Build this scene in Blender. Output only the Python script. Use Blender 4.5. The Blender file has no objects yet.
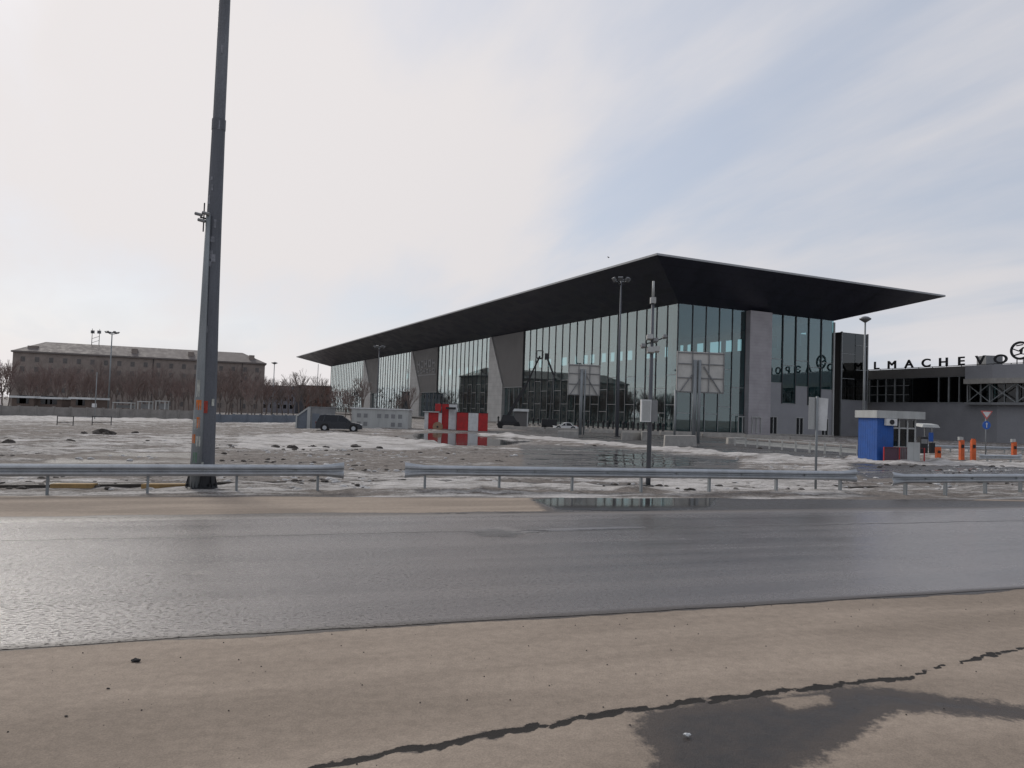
import bpy, math, random
import numpy as np
from mathutils import Vector, Matrix
random.seed(7)
PI = math.pi
sc = bpy.context.scene
C = sc.collection

# ------------------------------------------------------------------ camera
H, F = 2.4, 770.0
PITCH, ROLL = math.atan(29 / 770), math.radians(1.9)
CAM = Matrix.Translation((0, 0, H)) @ Matrix.Rotation(PI / 2 + PITCH, 4, 'X') @ Matrix.Rotation(ROLL, 4, 'Z')
CR = CAM.to_3x3()
cd = bpy.data.cameras.new('camera'); cam = bpy.data.objects.new('camera', cd); C.objects.link(cam)
cam.matrix_world = CAM
cd.sensor_width = 36; cd.lens = 36 * F / 1024; cd.clip_end = 20000; cd.clip_start = .1
sc.camera = cam

def ray(px, py): return CR @ Vector((px - 512, 384 - py, -F))
def G(px, py, z=0.0):
    d = ray(px, py); k = (z - H) / d.z
    return Vector((d.x * k, d.y * k, z))
def AT(px, py, Y):
    d = ray(px, py); k = Y / d.y
    return Vector((d.x * k, Y, H + d.z * k))
def ONP(px, py, P0, ax):                      # pixel -> (distance along ax, height) on a vertical plane
    d = ray(px, py); n = Vector((-ax.y, ax.x, 0))
    k = n.dot(Vector((P0.x, P0.y, 0))) / n.dot(Vector((d.x, d.y, 0)))
    p = Vector((d.x * k, d.y * k, H + d.z * k))
    return (p - P0).dot(ax), p.z

# ------------------------------------------------------------------ numpy noise and terrain
_rs = np.random.RandomState(3); _tab = _rs.rand(256, 256)
def vnoise(x, y):
    xi = np.floor(x).astype(int); yi = np.floor(y).astype(int); fx = x - xi; fy = y - yi
    fx = fx * fx * (3 - 2 * fx); fy = fy * fy * (3 - 2 * fy)
    a = _tab[xi & 255, yi & 255]; b = _tab[(xi + 1) & 255, yi & 255]
    c = _tab[xi & 255, (yi + 1) & 255]; d = _tab[(xi + 1) & 255, (yi + 1) & 255]
    return (a * (1 - fx) + b * fx) * (1 - fy) + (c * (1 - fx) + d * fx) * fy
def fbm(x, y, o=4):
    s = 0; a = .5; t = 0
    for i in range(o):
        s = s + a * vnoise(x * 2 ** i + 17 * i, y * 2 ** i + 31 * i); t += a; a *= .5
    return s / t
def sst(a, b, x):
    t = np.clip((x - a) / (b - a), 0, 1); return t * t * (3 - 2 * t)
def gz(x, y): return float(-.6 * sst(35, 80, np.float64(y)) * sst(-4, -55, np.float64(x)))
D2 = Vector((.945, .326, 0)).normalized(); N2 = Vector((-D2.y, D2.x, 0)); A0 = Vector((-4.79, 7.33, 0))
def ST(s, t, z=0): return A0 + D2 * s + N2 * t + Vector((0, 0, z))
def to_px(X, Y, Z):
    R = np.array(CR); P = np.stack([X, Y, Z - H], -1) @ R
    return 512 + F * P[..., 0] / -P[..., 2], 384 - F * P[..., 1] / -P[..., 2]
def in_poly(px, py, poly):
    ins = np.zeros(px.shape, bool); n = len(poly); j = n - 1
    for i in range(n):
        xi, yi = poly[i]; xj, yj = poly[j]
        if yi != yj:
            ins ^= ((yi > py) != (yj > py)) & (px < (xj - xi) * (py - yi) / (yj - yi) + xi)
        j = i
    return ins
def poly_dist(px, py, pts, close=False):
    d = np.full(px.shape, 1e9); P = pts + [pts[0]] if close else pts
    for (ax, ay), (bx, by) in zip(P[:-1], P[1:]):
        vx, vy = bx - ax, by - ay
        t = np.clip(((px - ax) * vx + (py - ay) * vy) / (vx * vx + vy * vy), 0, 1)
        d = np.minimum(d, np.hypot(px - ax - t * vx, py - ay - t * vy))
    return d

# ------------------------------------------------------------------ mesh helper
class MB:
    def __init__(s): s.v = []; s.f = []
    def quad(s, *p):
        i = len(s.v); s.v += [Vector(q) for q in p]; s.f.append(tuple(range(i, i + len(p)))); return s
    def box(s, x0, x1, y0, y1, z0, z1):
        return s.hexa([(x0, y0, z0), (x1, y0, z0), (x1, y1, z0), (x0, y1, z0)], [(x0, y0, z1), (x1, y0, z1), (x1, y1, z1), (x0, y1, z1)])
    def hexa(s, bot, top):
        n = len(bot); i = len(s.v); s.v += [Vector(p) for p in bot] + [Vector(p) for p in top]
        s.f.append(tuple(i + k for k in reversed(range(n)))); s.f.append(tuple(i + n + k for k in range(n)))
        for k in range(n):
            m = (k + 1) % n; s.f.append((i + k, i + m, i + n + m, i + n + k))
        return s
    def obb(s, c, ax, ay, az, hx, hy, hz):
        c = Vector(c); X = Vector(ax) * hx; Y = Vector(ay) * hy; Z = Vector(az) * hz
        return s.hexa([c - X - Y - Z, c + X - Y - Z, c + X + Y - Z, c - X + Y - Z], [c - X - Y + Z, c + X - Y + Z, c + X + Y + Z, c - X + Y + Z])
    def bar(s, a, b, w, h=None):
        a = Vector(a); b = Vector(b); h = h or w; d = (b - a); L = d.length; d.normalize()
        u = Vector((0, 0, 1)) if abs(d.z) < .9 else Vector((0, 1, 0))
        x = d.cross(u).normalized(); y = x.cross(d)
        return s.obb((a + b) / 2, x, d, y, w / 2, L / 2, h / 2)
    def tube(s, a, b, r0, r1=None, n=10, cap=True):
        a = Vector(a); b = Vector(b); r1 = r0 if r1 is None else r1; d = (b - a).normalized()
        u = Vector((0, 0, 1)) if abs(d.z) < .9 else Vector((1, 0, 0))
        x = d.cross(u).normalized(); y = d.cross(x)
        i = len(s.v)
        for p, r in ((a, r0), (b, r1)):
            for k in range(n):
                t = 2 * PI * k / n; s.v.append(p + x * (math.cos(t) * r) + y * (math.sin(t) * r))
        for k in range(n):
            m = (k + 1) % n; s.f.append((i + k, i + m, i + n + m, i + n + k))
        if cap: s.f.append(tuple(i + k for k in reversed(range(n)))); s.f.append(tuple(i + n + k for k in range(n)))
        return s
    def lathe(s, c, prof, n=16, rot=0):
        c = Vector(c); i = len(s.v)
        for r, z in prof:
            for k in range(n):
                t = 2 * PI * k / n + rot; s.v.append(c + Vector((math.cos(t) * r, math.sin(t) * r, z)))
        for j in range(len(prof) - 1):
            for k in range(n):
                m = (k + 1) % n; a = i + j * n
                s.f.append((a + k, a + m, a + n + m, a + n + k))
        s.f.append(tuple(i + k for k in reversed(range(n)))); e = i + (len(prof) - 1) * n
        s.f.append(tuple(e + k for k in range(n))); return s
    def prism(s, pts, ext):
        e = Vector(ext); return s.hexa([Vector(p) for p in pts], [Vector(p) + e for p in pts])
    def obj(s, name, mat, parent=None, smooth=False, loc=None):
        me = bpy.data.meshes.new(name)
        off = parent_world(parent) if parent else Matrix.Identity(4)
        if parent is None and loc is not None: off = Matrix.Translation(loc)
        inv = off.inverted()
        me.from_pydata([inv @ v for v in s.v], [], s.f); me.update()
        if mat: me.materials.append(mat)
        if smooth: me.polygons.foreach_set('use_smooth', [True] * len(me.polygons))
        o = bpy.data.objects.new(name, me); C.objects.link(o)
        if parent: o.parent = parent
        elif loc is not None: o.location = loc
        import bmesh
        bm = bmesh.new(); bm.from_mesh(me); bmesh.ops.recalc_face_normals(bm, faces=bm.faces); bm.to_mesh(me); bm.free()
        return o
def parent_world(p):
    m = p.matrix_basis.copy()
    while p.parent: p = p.parent; m = p.matrix_basis @ m
    return m
def tag(o, label=None, cat=None, group=None, kind=None):
    if label: o['label'] = label
    if cat: o['category'] = cat
    if group: o['group'] = group
    if kind: o['kind'] = kind
    return o
def thing(name, label, cat, loc=(0, 0, 0), rz=0, group=None):
    o = bpy.data.objects.new(name, None); C.objects.link(o); o.location = loc; o.rotation_euler = (0, 0, rz)
    o.empty_display_size = .2
    return tag(o, label, cat, group)
def kids(o): return [c for c in C.objects if c.parent == o]
def dup(o, loc=None, rz=None, label=None, scale=None, parent=None):
    c = o.copy(); C.objects.link(c)
    if parent: c.parent = parent
    if loc is not None: c.location = loc
    if rz is not None: c.rotation_euler = (0, 0, rz)
    if scale is not None: c.scale = scale if hasattr(scale, '__len__') else (scale,) * 3
    if label: c['label'] = label
    for k in kids(o): dup(k, parent=c)
    return c

# ------------------------------------------------------------------ materials
class NT:
    def __init__(s, m): m.use_nodes = True; s.t = m.node_tree; s.t.nodes.clear()
    def n(s, ty, **kw):
        x = s.t.nodes.new(ty)
        for k, v in kw.items(): setattr(x, k, v)
        return x
    def put(s, sock, v):
        if v is None: return
        if hasattr(v, 'links'): s.t.links.new(v, sock)
        else: sock.default_value = v
    def math(s, op, a, b=None, c=None, clamp=False):
        x = s.n('ShaderNodeMath', operation=op); x.use_clamp = clamp
        s.put(x.inputs[0], a); s.put(x.inputs[1], b); s.put(x.inputs[2], c); return x.outputs[0]
    def vmath(s, op, a, b=None):
        x = s.n('ShaderNodeVectorMath', operation=op); s.put(x.inputs[0], a); s.put(x.inputs[1], b)
        return x.outputs['Value'] if op in ('DOT_PRODUCT', 'LENGTH') else x.outputs[0]
    def xyz(s, x=0, y=0, z=0):
        n = s.n('ShaderNodeCombineXYZ'); s.put(n.inputs[0], x); s.put(n.inputs[1], y); s.put(n.inputs[2], z); return n.outputs[0]
    def noise(s, vec, scale, detail=4, rough=.55, dist=0):
        x = s.n('ShaderNodeTexNoise'); s.put(x.inputs['Vector'], vec); x.inputs['Scale'].default_value = scale
        x.inputs['Detail'].default_value = detail; x.inputs['Roughness'].default_value = rough; x.inputs['Distortion'].default_value = dist
        return x.outputs['Fac']
    def ramp(s, v, a, b, lo=0., hi=1.):
        x = s.n('ShaderNodeMapRange', interpolation_type='SMOOTHSTEP'); s.put(x.inputs[0], v)
        for i, q in enumerate((a, b, lo, hi)): s.put(x.inputs[i + 1], q)
        return x.outputs[0]
    def mix(s, f, a, b):
        x = s.n('ShaderNodeMix', data_type='RGBA'); s.put(x.inputs[0], f)
        s.put(x.inputs[6], col4(a)); s.put(x.inputs[7], col4(b)); return x.outputs[2]
    def mul(s, a, f):
        x = s.n('ShaderNodeMix', data_type='RGBA', blend_type='MULTIPLY'); x.inputs[0].default_value = 1
        s.put(x.inputs[6], col4(a)); y = s.n('ShaderNodeCombineColor')
        for i in range(3): s.put(y.inputs[i], f)
        s.t.links.new(y.outputs[0], x.inputs[7]); return x.outputs[2]
    def bump(s, h, strength=.3, dist=.02):
        x = s.n('ShaderNodeBump'); x.inputs['Strength'].default_value = strength; x.inputs['Distance'].default_value = dist
        s.put(x.inputs['Height'], h); return x.outputs[0]
    def bsdf(s, col, rough=.6, metal=0., bump=None, spec=None):
        p = s.n('ShaderNodeBsdfPrincipled'); s.put(p.inputs['Base Color'], col4(col)); s.put(p.inputs['Roughness'], rough)
        s.put(p.inputs['Metallic'], metal); s.put(p.inputs['Specular IOR Level'], spec)
        if bump is not None: s.t.links.new(bump, p.inputs['Normal'])
        return p.outputs[0]
    def out(s, sh):
        o = s.n('ShaderNodeOutputMaterial'); s.t.links.new(sh, o.inputs[0])
    def attr(s, name):
        return s.n('ShaderNodeAttribute', attribute_name=name).outputs['Fac']
def col4(c): return c if hasattr(c, 'links') else (c if len(c) == 4 else (*c, 1))
_mc = {}
def mat(name, col, rough=.6, metal=0., var=.18, scale=1.5, bumps=.0, spec=None, streak=False):
    if name in _mc: return _mc[name]
    m = bpy.data.materials.new(name); t = NT(m)
    p = t.n('ShaderNodeNewGeometry').outputs['Position']
    v = t.vmath('MULTIPLY', p, (1, 1, .15)) if streak else p
    n1 = t.noise(v, scale, 5, .6); n2 = t.noise(p, scale * 9, 3, .5)
    f = t.math('ADD', t.math('MULTIPLY', n1, .7), t.math('MULTIPLY', n2, .3))
    c = t.mul(col, t.ramp(f, .3, .7, 1 - var, 1 + var * .6))
    r = t.ramp(n1, .3, .7, max(0, rough - .08), min(1, rough + .1))
    t.out(t.bsdf(c, r, metal, t.bump(n2, bumps, .01) if bumps else None, spec)); _mc[name] = m; return m
M = dict(
    galv=mat('galvanised steel', (.43, .45, .47), .5, .55, .22, 2.5, streak=True),
    pole=mat('weathered grey mast paint', (.105, .113, .13), .6, .1, .35, 3.0, streak=True),
    palepole=mat('pale grey mast paint', (.25, .27, .28), .55, .15, .3, 4, streak=True),
    darkmetal=mat('dark metal', (.02, .021, .024), .55, .2),
    soffit=mat('dark blue grey soffit panels', (.022, .024, .042), .45, .1, .2, .3),
    fascia=mat('grey metal roof edge', (.32, .33, .34), .45, .4),
    roofmat=mat('dark roofing', (.06, .06, .065), .9),
    mull=mat('grey mullion metal', (.055, .06, .066), .5, .3),
    transom=mat('light mullion metal', (.30, .315, .32), .5, .3),
    stone=mat('pale grey cladding', (.33, .335, .33), .6, .0, .12, .6),
    cladding=mat('mid grey metal cladding', (.29, .292, .31), .55, .1, .1, .4),
    darkclad=mat('dark grey panel', (.12, .117, .115), .6, .0, .12, .5),
    lilac=mat('ribbed grey lilac cladding', (.20, .19, .205), .5, .15, .12, .6),
    concrete=mat('old concrete', (.25, .235, .22), .9, 0, .25, 1.2, .3),
    paleconc=mat('pale concrete blocks', (.36, .345, .32), .9, 0, .22, 2, .3),
    bluewall=mat('blue grey painted wall', (.15, .17, .20), .8, 0, .2, 1),
    brick=mat('brown grey brick', (.265, .225, .20), .95, 0, .22, .6),
    brick2=mat('red brown plaster', (.17, .10, .08), .95, 0, .3, .5),
    greyhouse=mat('blue grey plaster', (.25, .25, .28), .95, 0, .25, .4),
    slate=mat('brown grey sheet roof', (.15, .13, .122), .7, .1, .15, .7),
    winframe=mat('dim window frame', (.24, .205, .185), .7),
    window=mat('dark window glass', (.015, .017, .02), .12, 0, .1, 1, spec=.6),
    white=mat('white paint', (.62, .63, .63), .55, 0, .15, 2.5),
    offwhite=mat('dirty white paint', (.42, .43, .42), .6, 0, .2, 2, streak=True),
    grey=mat('grey painted steel', (.22, .225, .23), .6, .1, .2, 2),
    red=mat('red sheet metal', (.42, .02, .022), .6, 0, .3, 2),
    blue=mat('blue sheet metal', (.016, .088, .34), .55, 0, .25, 1.5),
    orange=mat('orange plastic', (.62, .12, .03), .6, 0, .3, 3),
    yellow=mat('worn yellow paint', (.33, .215, .09), .8, 0, .35, 4),
    black=mat('black rubber', (.012, .012, .013), .8, 0, .2, 3),
    wood=mat('weathered wood', (.30, .20, .13), .85, 0, .25, 5),
    bark=mat('dark bark', (.16, .13, .115), .95, 0, .25, 3),
    twig=mat('brown bare twigs', (.20, .16, .145), .95, 0, .25, 1),
    twigred=mat('reddish bare twigs', (.205, .15, .135), .95, 0, .25, 1),
    snow=mat('dirty snow', (.48, .47, .46), .85, 0, .3, 4, .6),
    dirt=mat('dark wet clods', (.06, .052, .046), .9, 0, .35, 6, .8),
    carpaint=mat('dark blue grey car paint', (.03, .034, .042), .28, .4, .08, 1, spec=.6),
    carwhite=mat('white car paint', (.65, .66, .66), .3, .0, .05, 1),
    board=mat('billboard back sheet', (.52, .51, .48), .6, .1, .15, 1),
    brownred=mat('dark red brown panel', (.13, .03, .035), .6),
    skyblue=mat('road sign blue', (.015, .10, .42), .4, 0, .05),
    lamp=mat('lamp housing', (.14, .145, .15), .5, .3),
    rust=mat('rusty brown opening', (.10, .045, .03), .8),
)
def soffit_mat():
    m = bpy.data.materials.new('dark jointed soffit'); t = NT(m); p = t.n('ShaderNodeNewGeometry').outputs['Position']
    a = t.vmath('DOT_PRODUCT', p, (-.432, .902, 0)); b = t.vmath('DOT_PRODUCT', p, (.902, .432, 0)); l = None
    for q, w_ in ((a, 3.0), (b, 1.5)):
        f_ = t.ramp(t.math('ABSOLUTE', t.math('SUBTRACT', t.math('FRACT', t.math('DIVIDE', q, w_)), .5)), .0, .04, .55, 1); l = f_ if l is None else t.math('MULTIPLY', l, f_)
    cell = t.n('ShaderNodeTexWhiteNoise'); t.put(cell.inputs['Vector'], t.xyz(t.math('FLOOR', t.math('DIVIDE', a, 3.0)), t.math('FLOOR', t.math('DIVIDE', b, 1.5)), 0))
    c = t.mul(t.mul((.030, .032, .050), l), t.ramp(cell.outputs[0], 0, 1, .85, 1.15)); t.out(t.bsdf(c, t.ramp(cell.outputs[0], 0, 1, .32, .46), .2)); return m
def glass_mat(name, tint, ior, base, gcol=(1, 1, 1)):
    m = bpy.data.materials.new(name); t = NT(m)
    p = t.n('ShaderNodeNewGeometry').outputs['Position']
    fr = t.n('ShaderNodeLayerWeight'); fr.inputs['Blend'].default_value = .5
    ff_ = t.math('MULTIPLY', t.math('POWER', fr.outputs['Facing'], 2.0), ior)
    tr = t.n('ShaderNodeBsdfTransparent'); tr.inputs[0].default_value = (*tint, 1)
    gl = t.n('ShaderNodeBsdfGlossy'); gl.inputs['Roughness'].default_value = .015; gl.inputs[0].default_value = (*gcol, 1)
    t.t.links.new(t.bump(t.noise(p, .35, 2), .02, .04), gl.inputs['Normal'])
    mx = t.n('ShaderNodeMixShader'); t.put(mx.inputs[0], t.math('ADD', ff_, base, clamp=True))
    t.t.links.new(tr.outputs[0], mx.inputs[1]); t.t.links.new(gl.outputs[0], mx.inputs[2]); t.out(mx.outputs[0]); return m
M['glass'] = glass_mat('tinted curtain wall glass', (.52, .71, .72), .75, .08, (.93, .98, .985))
M['glassdark'] = glass_mat('dark office glass', (.14, .19, .22), .45, .035)
def ribbed(name, col, sp, depth=.25, horizontal=True):
    m = bpy.data.materials.new(name); t = NT(m); p = t.n('ShaderNodeNewGeometry').outputs['Position']
    sx = t.n('ShaderNodeSeparateXYZ'); t.t.links.new(p, sx.inputs[0])
    z = sx.outputs[2] if horizontal else t.math('ADD', sx.outputs[0], sx.outputs[1])
    fr = t.math('FRACT', t.math('DIVIDE', z, sp)); line = t.ramp(fr, .0, .1, 0, 1)
    n = t.noise(p, .5, 4)
    c = t.mul(t.mul(col, t.ramp(n, .3, .7, .9, 1.08)), t.ramp(line, 0, 1, 1 - depth, 1))
    t.out(t.bsdf(c, .55, .1, t.bump(line, .4, .03))); return m
M['stonerib'] = ribbed('pale panels with joints', (.42, .42, .41), 1.1)
M['lilacrib'] = ribbed('lilac grey ribbed metal', (.37, .352, .37), .55, .22)
M['corr'] = ribbed('corrugated white steel', (.42, .43, .42), .5, .25, False)

# ground materials ----------------------------------------------------
def coords(t):
    p = t.n('ShaderNodeNewGeometry').outputs['Position']
    s = t.vmath('DOT_PRODUCT', p, tuple(D2)); r = t.vmath('DOT_PRODUCT', p, tuple(N2))
    return p, s, r
def dust(t, p, s, r):
    st = t.xyz(t.math('MULTIPLY', s, .18), r, 0)
    a = t.noise(st, .9, 5, .6, .3); b = t.noise(p, 9, 5, .65); g = t.noise(p, 70, 3, .7)
    c = t.mix(t.ramp(a, .32, .68), (.235, .191, .152), (.335, .274, .220))
    c = t.mul(c, t.ramp(b, .3, .7, .9, 1.07)); c = t.mul(c, t.ramp(g, .3, .7, .84, 1.12))
    vo = t.n('ShaderNodeTexVoronoi'); vo.inputs['Scale'].default_value = 3.1; t.put(vo.inputs['Vector'], p)
    spk = t.ramp(t.math('ADD', vo.outputs['Distance'], t.math('MULTIPLY', g, .03)), .02, .05, .75, 1)
    return t.mul(c, spk), g, b
def dusty_material():
    m = bpy.data.materials.new('dusty asphalt'); t = NT(m); p, s, r = coords(t)
    c, g, b = dust(t, p, s, r)
    w = t.attr('wet'); fine = t.noise(p, 5, 6, .68); ff = t.noise(p, 22, 5, .7)
    nn = t.math('ADD', t.math('MULTIPLY', fine, .65), t.math('MULTIPLY', ff, .35))
    wet = t.ramp(t.math('ADD', w, t.math('MULTIPLY', t.math('SUBTRACT', nn, .5), 1.1)), .40, .62)
    deep = t.ramp(t.math('ADD', w, t.math('MULTIPLY', t.math('SUBTRACT', fine, .5), .5)), .72, 1.0)
    wc = t.mix(deep, (.066, .053, .045), (.034, .029, .026)); wc = t.mul(wc, t.ramp(g, .3, .7, .7, 1.25))
    pud = t.attr('water')
    c = t.mix(wet, c, wc); rg = t.math('MULTIPLY_ADD', wet, -.36, .92)
    rg = t.math('MULTIPLY_ADD', t.math('MULTIPLY', wet, deep), -.2, rg)
    pw = t.ramp(t.math('ADD', pud, t.math('MULTIPLY', t.math('SUBTRACT', nn, .5), .9)), .45, .75)
    rg = t.math('MULTIPLY', rg, t.math('SUBTRACT', 1, t.math('MULTIPLY', pw, .82)))
    ck = t.ramp(t.math('ADD', t.attr('crack'), t.math('MULTIPLY', t.math('SUBTRACT', ff, .5), .9)), .4, .6)
    c = t.mix(ck, c, (.022, .019, .017)); rg = t.math('MAXIMUM', rg, t.math('MULTIPLY', ck, .9))
    hb = t.math('MULTIPLY', t.math('SUBTRACT', t.math('ADD', g, t.math('MULTIPLY', b, 1.5)), t.math('MULTIPLY', ck, 3)), t.math('SUBTRACT', 1, pw))
    t.out(t.bsdf(t.mix(pw, c, (.03, .027, .025)), rg, 0, t.bump(hb, .5, .012), t.ramp(pw, 0, 1, .28, .5))); return m
def road_material():
    m = bpy.data.materials.new('wet asphalt road'); t = NT(m); p, s, r = coords(t)
    st = t.xyz(t.math('MULTIPLY', s, .07), r, 0)
    a = t.noise(st, .8, 5, .6, .4); g = t.noise(p, 55, 3, .75); g2 = t.noise(p, 16, 3, .6)
    rr = t.math('SUBTRACT', r, A0.dot(N2)); ss = t.math('SUBTRACT', s, A0.dot(D2))
    c = t.mix(t.ramp(a, .35, .65), (.082, .070, .066), (.118, .102, .095)); c = t.mul(c, t.ramp(g, .3, .7, .6, 1.4))
    # dusty verges of the carriageway, wavy
    wav = t.math('MULTIPLY', t.math('SUBTRACT', t.noise(t.xyz(t.math('MULTIPLY', s, .4), r, 0), 1.6, 5, .6), .5), .5)
    far = t.ramp(t.math('ADD', rr, t.math('MULTIPLY', wav, 1.6)), 8.1, 8.75)
    c = t.mix(t.math('MULTIPLY', far, .65), c, (.10, .083, .072))
    edge = t.math('ADD', t.ramp(rr, .0, .2, 1, 0), t.ramp(rr, 8.55, 8.95, 0, .6), clamp=True)
    c = t.mix(edge, c, (.045, .036, .030))
    worn = t.ramp(ss, 2, 13, .20, .22)
    rg = t.math('ADD', worn, t.math('MULTIPLY', t.math('SUBTRACT', a, .5), .2))
    rg = t.math('ADD', rg, t.math('ADD', t.math('MULTIPLY', far, .2), t.math('MULTIPLY', edge, .3)))
    # thin cracks following the lanes
    cr = t.math('ABSOLUTE', t.math('SUBTRACT', rr, t.math('MULTIPLY_ADD', t.noise(t.xyz(s, 0, 0), .5, 5, .7), .5, 6.0)))
    c = t.mul(c, t.ramp(cr, .02, .06, .25, 1)); rg = t.math('ADD', rg, t.ramp(cr, .02, .06, .4, 0))
    hole = t.attr('hole'); hh = t.ramp(t.math('ADD', hole, t.math('MULTIPLY', t.math('SUBTRACT', g2, .5), 1.5)), .5, .6)
    c = t.mix(hh, c, (.018, .016, .015)); rg = t.math('MULTIPLY', rg, t.math('SUBTRACT', 1, t.math('MULTIPLY', hh, .5)))
    pv = t.xyz(t.math('MULTIPLY', s, .55), r, 0)
    pit = t.noise(pv, 26, 3, .6); pit2 = t.noise(pv, 60, 2, .6); cov = t.noise(p, .45, 4, .6)
    pk = t.ramp(t.math('ADD', pit, t.math('MULTIPLY', t.math('SUBTRACT', pit2, .5), .7)), .33, .45, 1, 0)
    pk = t.math('MULTIPLY', pk, t.math('MULTIPLY', t.ramp(ss, 0, 12, .9, .12), t.ramp(cov, .35, .6, .45, 1)))
    c = t.mul(c, t.ramp(pk, 0, 1, 1, .45)); c = t.mul(c, t.ramp(pit2, .3, .7, .8, 1.2))
    rg = t.math('ADD', rg, t.math('ADD', t.math('MULTIPLY', pk, .38), t.math('MULTIPLY', t.math('SUBTRACT', cov, .5), .25)))
    lane = t.noise(t.xyz(t.math('MULTIPLY', s, .012), r, 8), 1.6, 3, .6)
    rg = t.math('ADD', rg, t.math('MULTIPLY', t.math('SUBTRACT', lane, .5), .30)); c = t.mul(c, t.ramp(lane, .3, .7, .85, 1.15))
    hb = t.math('ADD', t.math('ADD', g, t.math('MULTIPLY', g2, .6)), t.math('MULTIPLY', pk, -1.2))
    bs = t.n('ShaderNodeBump'); bs.inputs['Distance'].default_value = .012; t.put(bs.inputs['Height'], hb)
    t.put(bs.inputs['Strength'], t.ramp(ss, 1, 11, .48, .18))
    t.out(t.bsdf(c, rg, 0, bs.outputs[0], t.ramp(pk, 0, 1, .65, .2))); return m
def field_material():
    m = bpy.data.materials.new('thawing snow and mud'); t = NT(m); p, s, r = coords(t)
    st = t.xyz(t.math('MULTIPLY', s, .22), r, 0)
    a = t.noise(st, .55, 6, .66, .5); b = t.noise(p, 3.0, 5, .65); g = t.noise(p, 14, 4, .7)
    sn = t.attr('snow'); w = t.attr('wet')
    a2 = t.noise(t.xyz(t.math('MULTIPLY', s, .16), r, 4), 2.2, 5, .7, .3)
    k = t.math('ADD', t.math('MULTIPLY', a, .42), t.math('ADD', t.math('MULTIPLY', a2, .34), t.math('ADD', t.math('MULTIPLY', b, .14), t.math('MULTIPLY', g, .10))))
    snow = t.ramp(t.math('ADD', sn, t.math('MULTIPLY', t.math('SUBTRACT', k, .5), 4.2)), .36, .74)
    dirt = t.mix(t.ramp(b, .3, .7), (.115, .098, .085), (.21, .182, .16)); dirt = t.mul(dirt, t.ramp(g, .3, .7, .75, 1.25))
    wet = t.ramp(t.math('ADD', w, t.math('MULTIPLY', t.math('SUBTRACT', a, .5), 1.6)), .4, .7)
    dirt = t.mix(wet, dirt, (.042, .038, .036))
    pool = t.ramp(t.math('ADD', w, t.math('MULTIPLY', t.math('SUBTRACT', a, .5), 1.2)), .8, .9)
    sc_ = t.mix(t.ramp(t.noise(st, 1.7, 5, .7), .35, .62), (.29, .27, .25), (.56, .535, .515)); sc_ = t.mul(sc_, t.ramp(g, .3, .7, .8, 1.1))
    c = t.mix(snow, dirt, sc_)
    nos = t.math('SUBTRACT', 1, snow)
    rg = t.math('SUBTRACT', .9, t.math('MULTIPLY', nos, t.math('ADD', t.math('MULTIPLY', wet, .4), t.math('MULTIPLY', pool, .44))))
    hb = t.math('MULTIPLY', t.math('ADD', t.math('MULTIPLY', snow, .8), t.math('ADD', b, g)), t.math('SUBTRACT', 1, t.math('MULTIPLY', pool, nos)))
    t.out(t.bsdf(c, rg, 0, t.bump(hb, .9, .07))); return m
M['dusty'] = dusty_material(); M['road'] = road_material(); M['field'] = field_material()

def sheet(name, X, Y, Z, mt, attrs):
    ny, nx = X.shape
    me = bpy.data.meshes.new(name); nv = nx * ny
    me.vertices.add(nv); me.vertices.foreach_set('co', np.stack([X, Y, Z], -1).astype(np.float32).ravel())
    i = np.arange(nv).reshape(ny, nx)
    q = np.stack([i[:-1, :-1], i[:-1, 1:], i[1:, 1:], i[1:, :-1]], -1).reshape(-1, 4)
    me.loops.add(q.size); me.loops.foreach_set('vertex_index', q.ravel().astype(np.int32))
    me.polygons.add(len(q)); me.polygons.foreach_set('loop_start', (np.arange(len(q)) * 4).astype(np.int32))
    me.polygons.foreach_set('use_smooth', np.ones(len(q), bool))
    me.update(calc_edges=True); me.materials.append(mt)
    for k, v in attrs.items():
        at = me.attributes.new(k, 'FLOAT', 'POINT'); at.data.foreach_set('value', v.astype(np.float32).ravel())
    o = bpy.data.objects.new(name, me); C.objects.link(o); o['kind'] = 'structure'; return o
def stgrid(ss, tt): 
    S, T = np.meshgrid(ss, tt)
    return S, T, A0.x + D2.x * S + N2.x * T, A0.y + D2.y * S + N2.y * T
def world_poly(pts): return [tuple(G(*p)[:2]) for p in pts]

# near roadside (dusty) ------------------------------------------------
ss = np.concatenate([np.linspace(-70, -8, 40), np.arange(-7.95, 15, .05), np.linspace(15.2, 90, 45)])
tt = np.concatenate([np.linspace(-45, -6, 20), np.arange(-5.95, .001, .05)])
S, T, X, Y = stgrid(ss, tt)
crack = world_poly([(250, 795), (330, 768), (440, 748), (540, 729), (600, 718), (680, 706), (760, 696), (850, 686), (905, 679)])
crack3 = world_poly([(905, 679), (940, 670), (975, 661)]); crack2 = world_poly([(975, 661), (1024, 651), (1090, 640)])
patch = world_poly([(628, 722), (672, 708), (740, 700), (790, 697), (850, 687), (890, 690), (940, 697), (1024, 708), (1080, 712), (1060, 726), (1000, 722), (930, 715), (895, 716), (868, 735), (840, 752), (800, 775), (760, 800), (660, 800), (648, 752)])
isl = world_poly([(770, 703), (830, 697), (838, 708), (790, 713)])
d = poly_dist(X, Y, patch, True); sd = np.where(in_poly(X, Y, patch), d, -d)
wet = np.clip(.5 + sd * 1.6, 0, .9); 
di = poly_dist(X, Y, isl, True); wet = np.where(in_poly(X, Y, isl), wet - di * 3 - .25, wet)
wn = fbm(X * 7, Y * 7); crk = np.zeros(X.shape)
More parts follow.
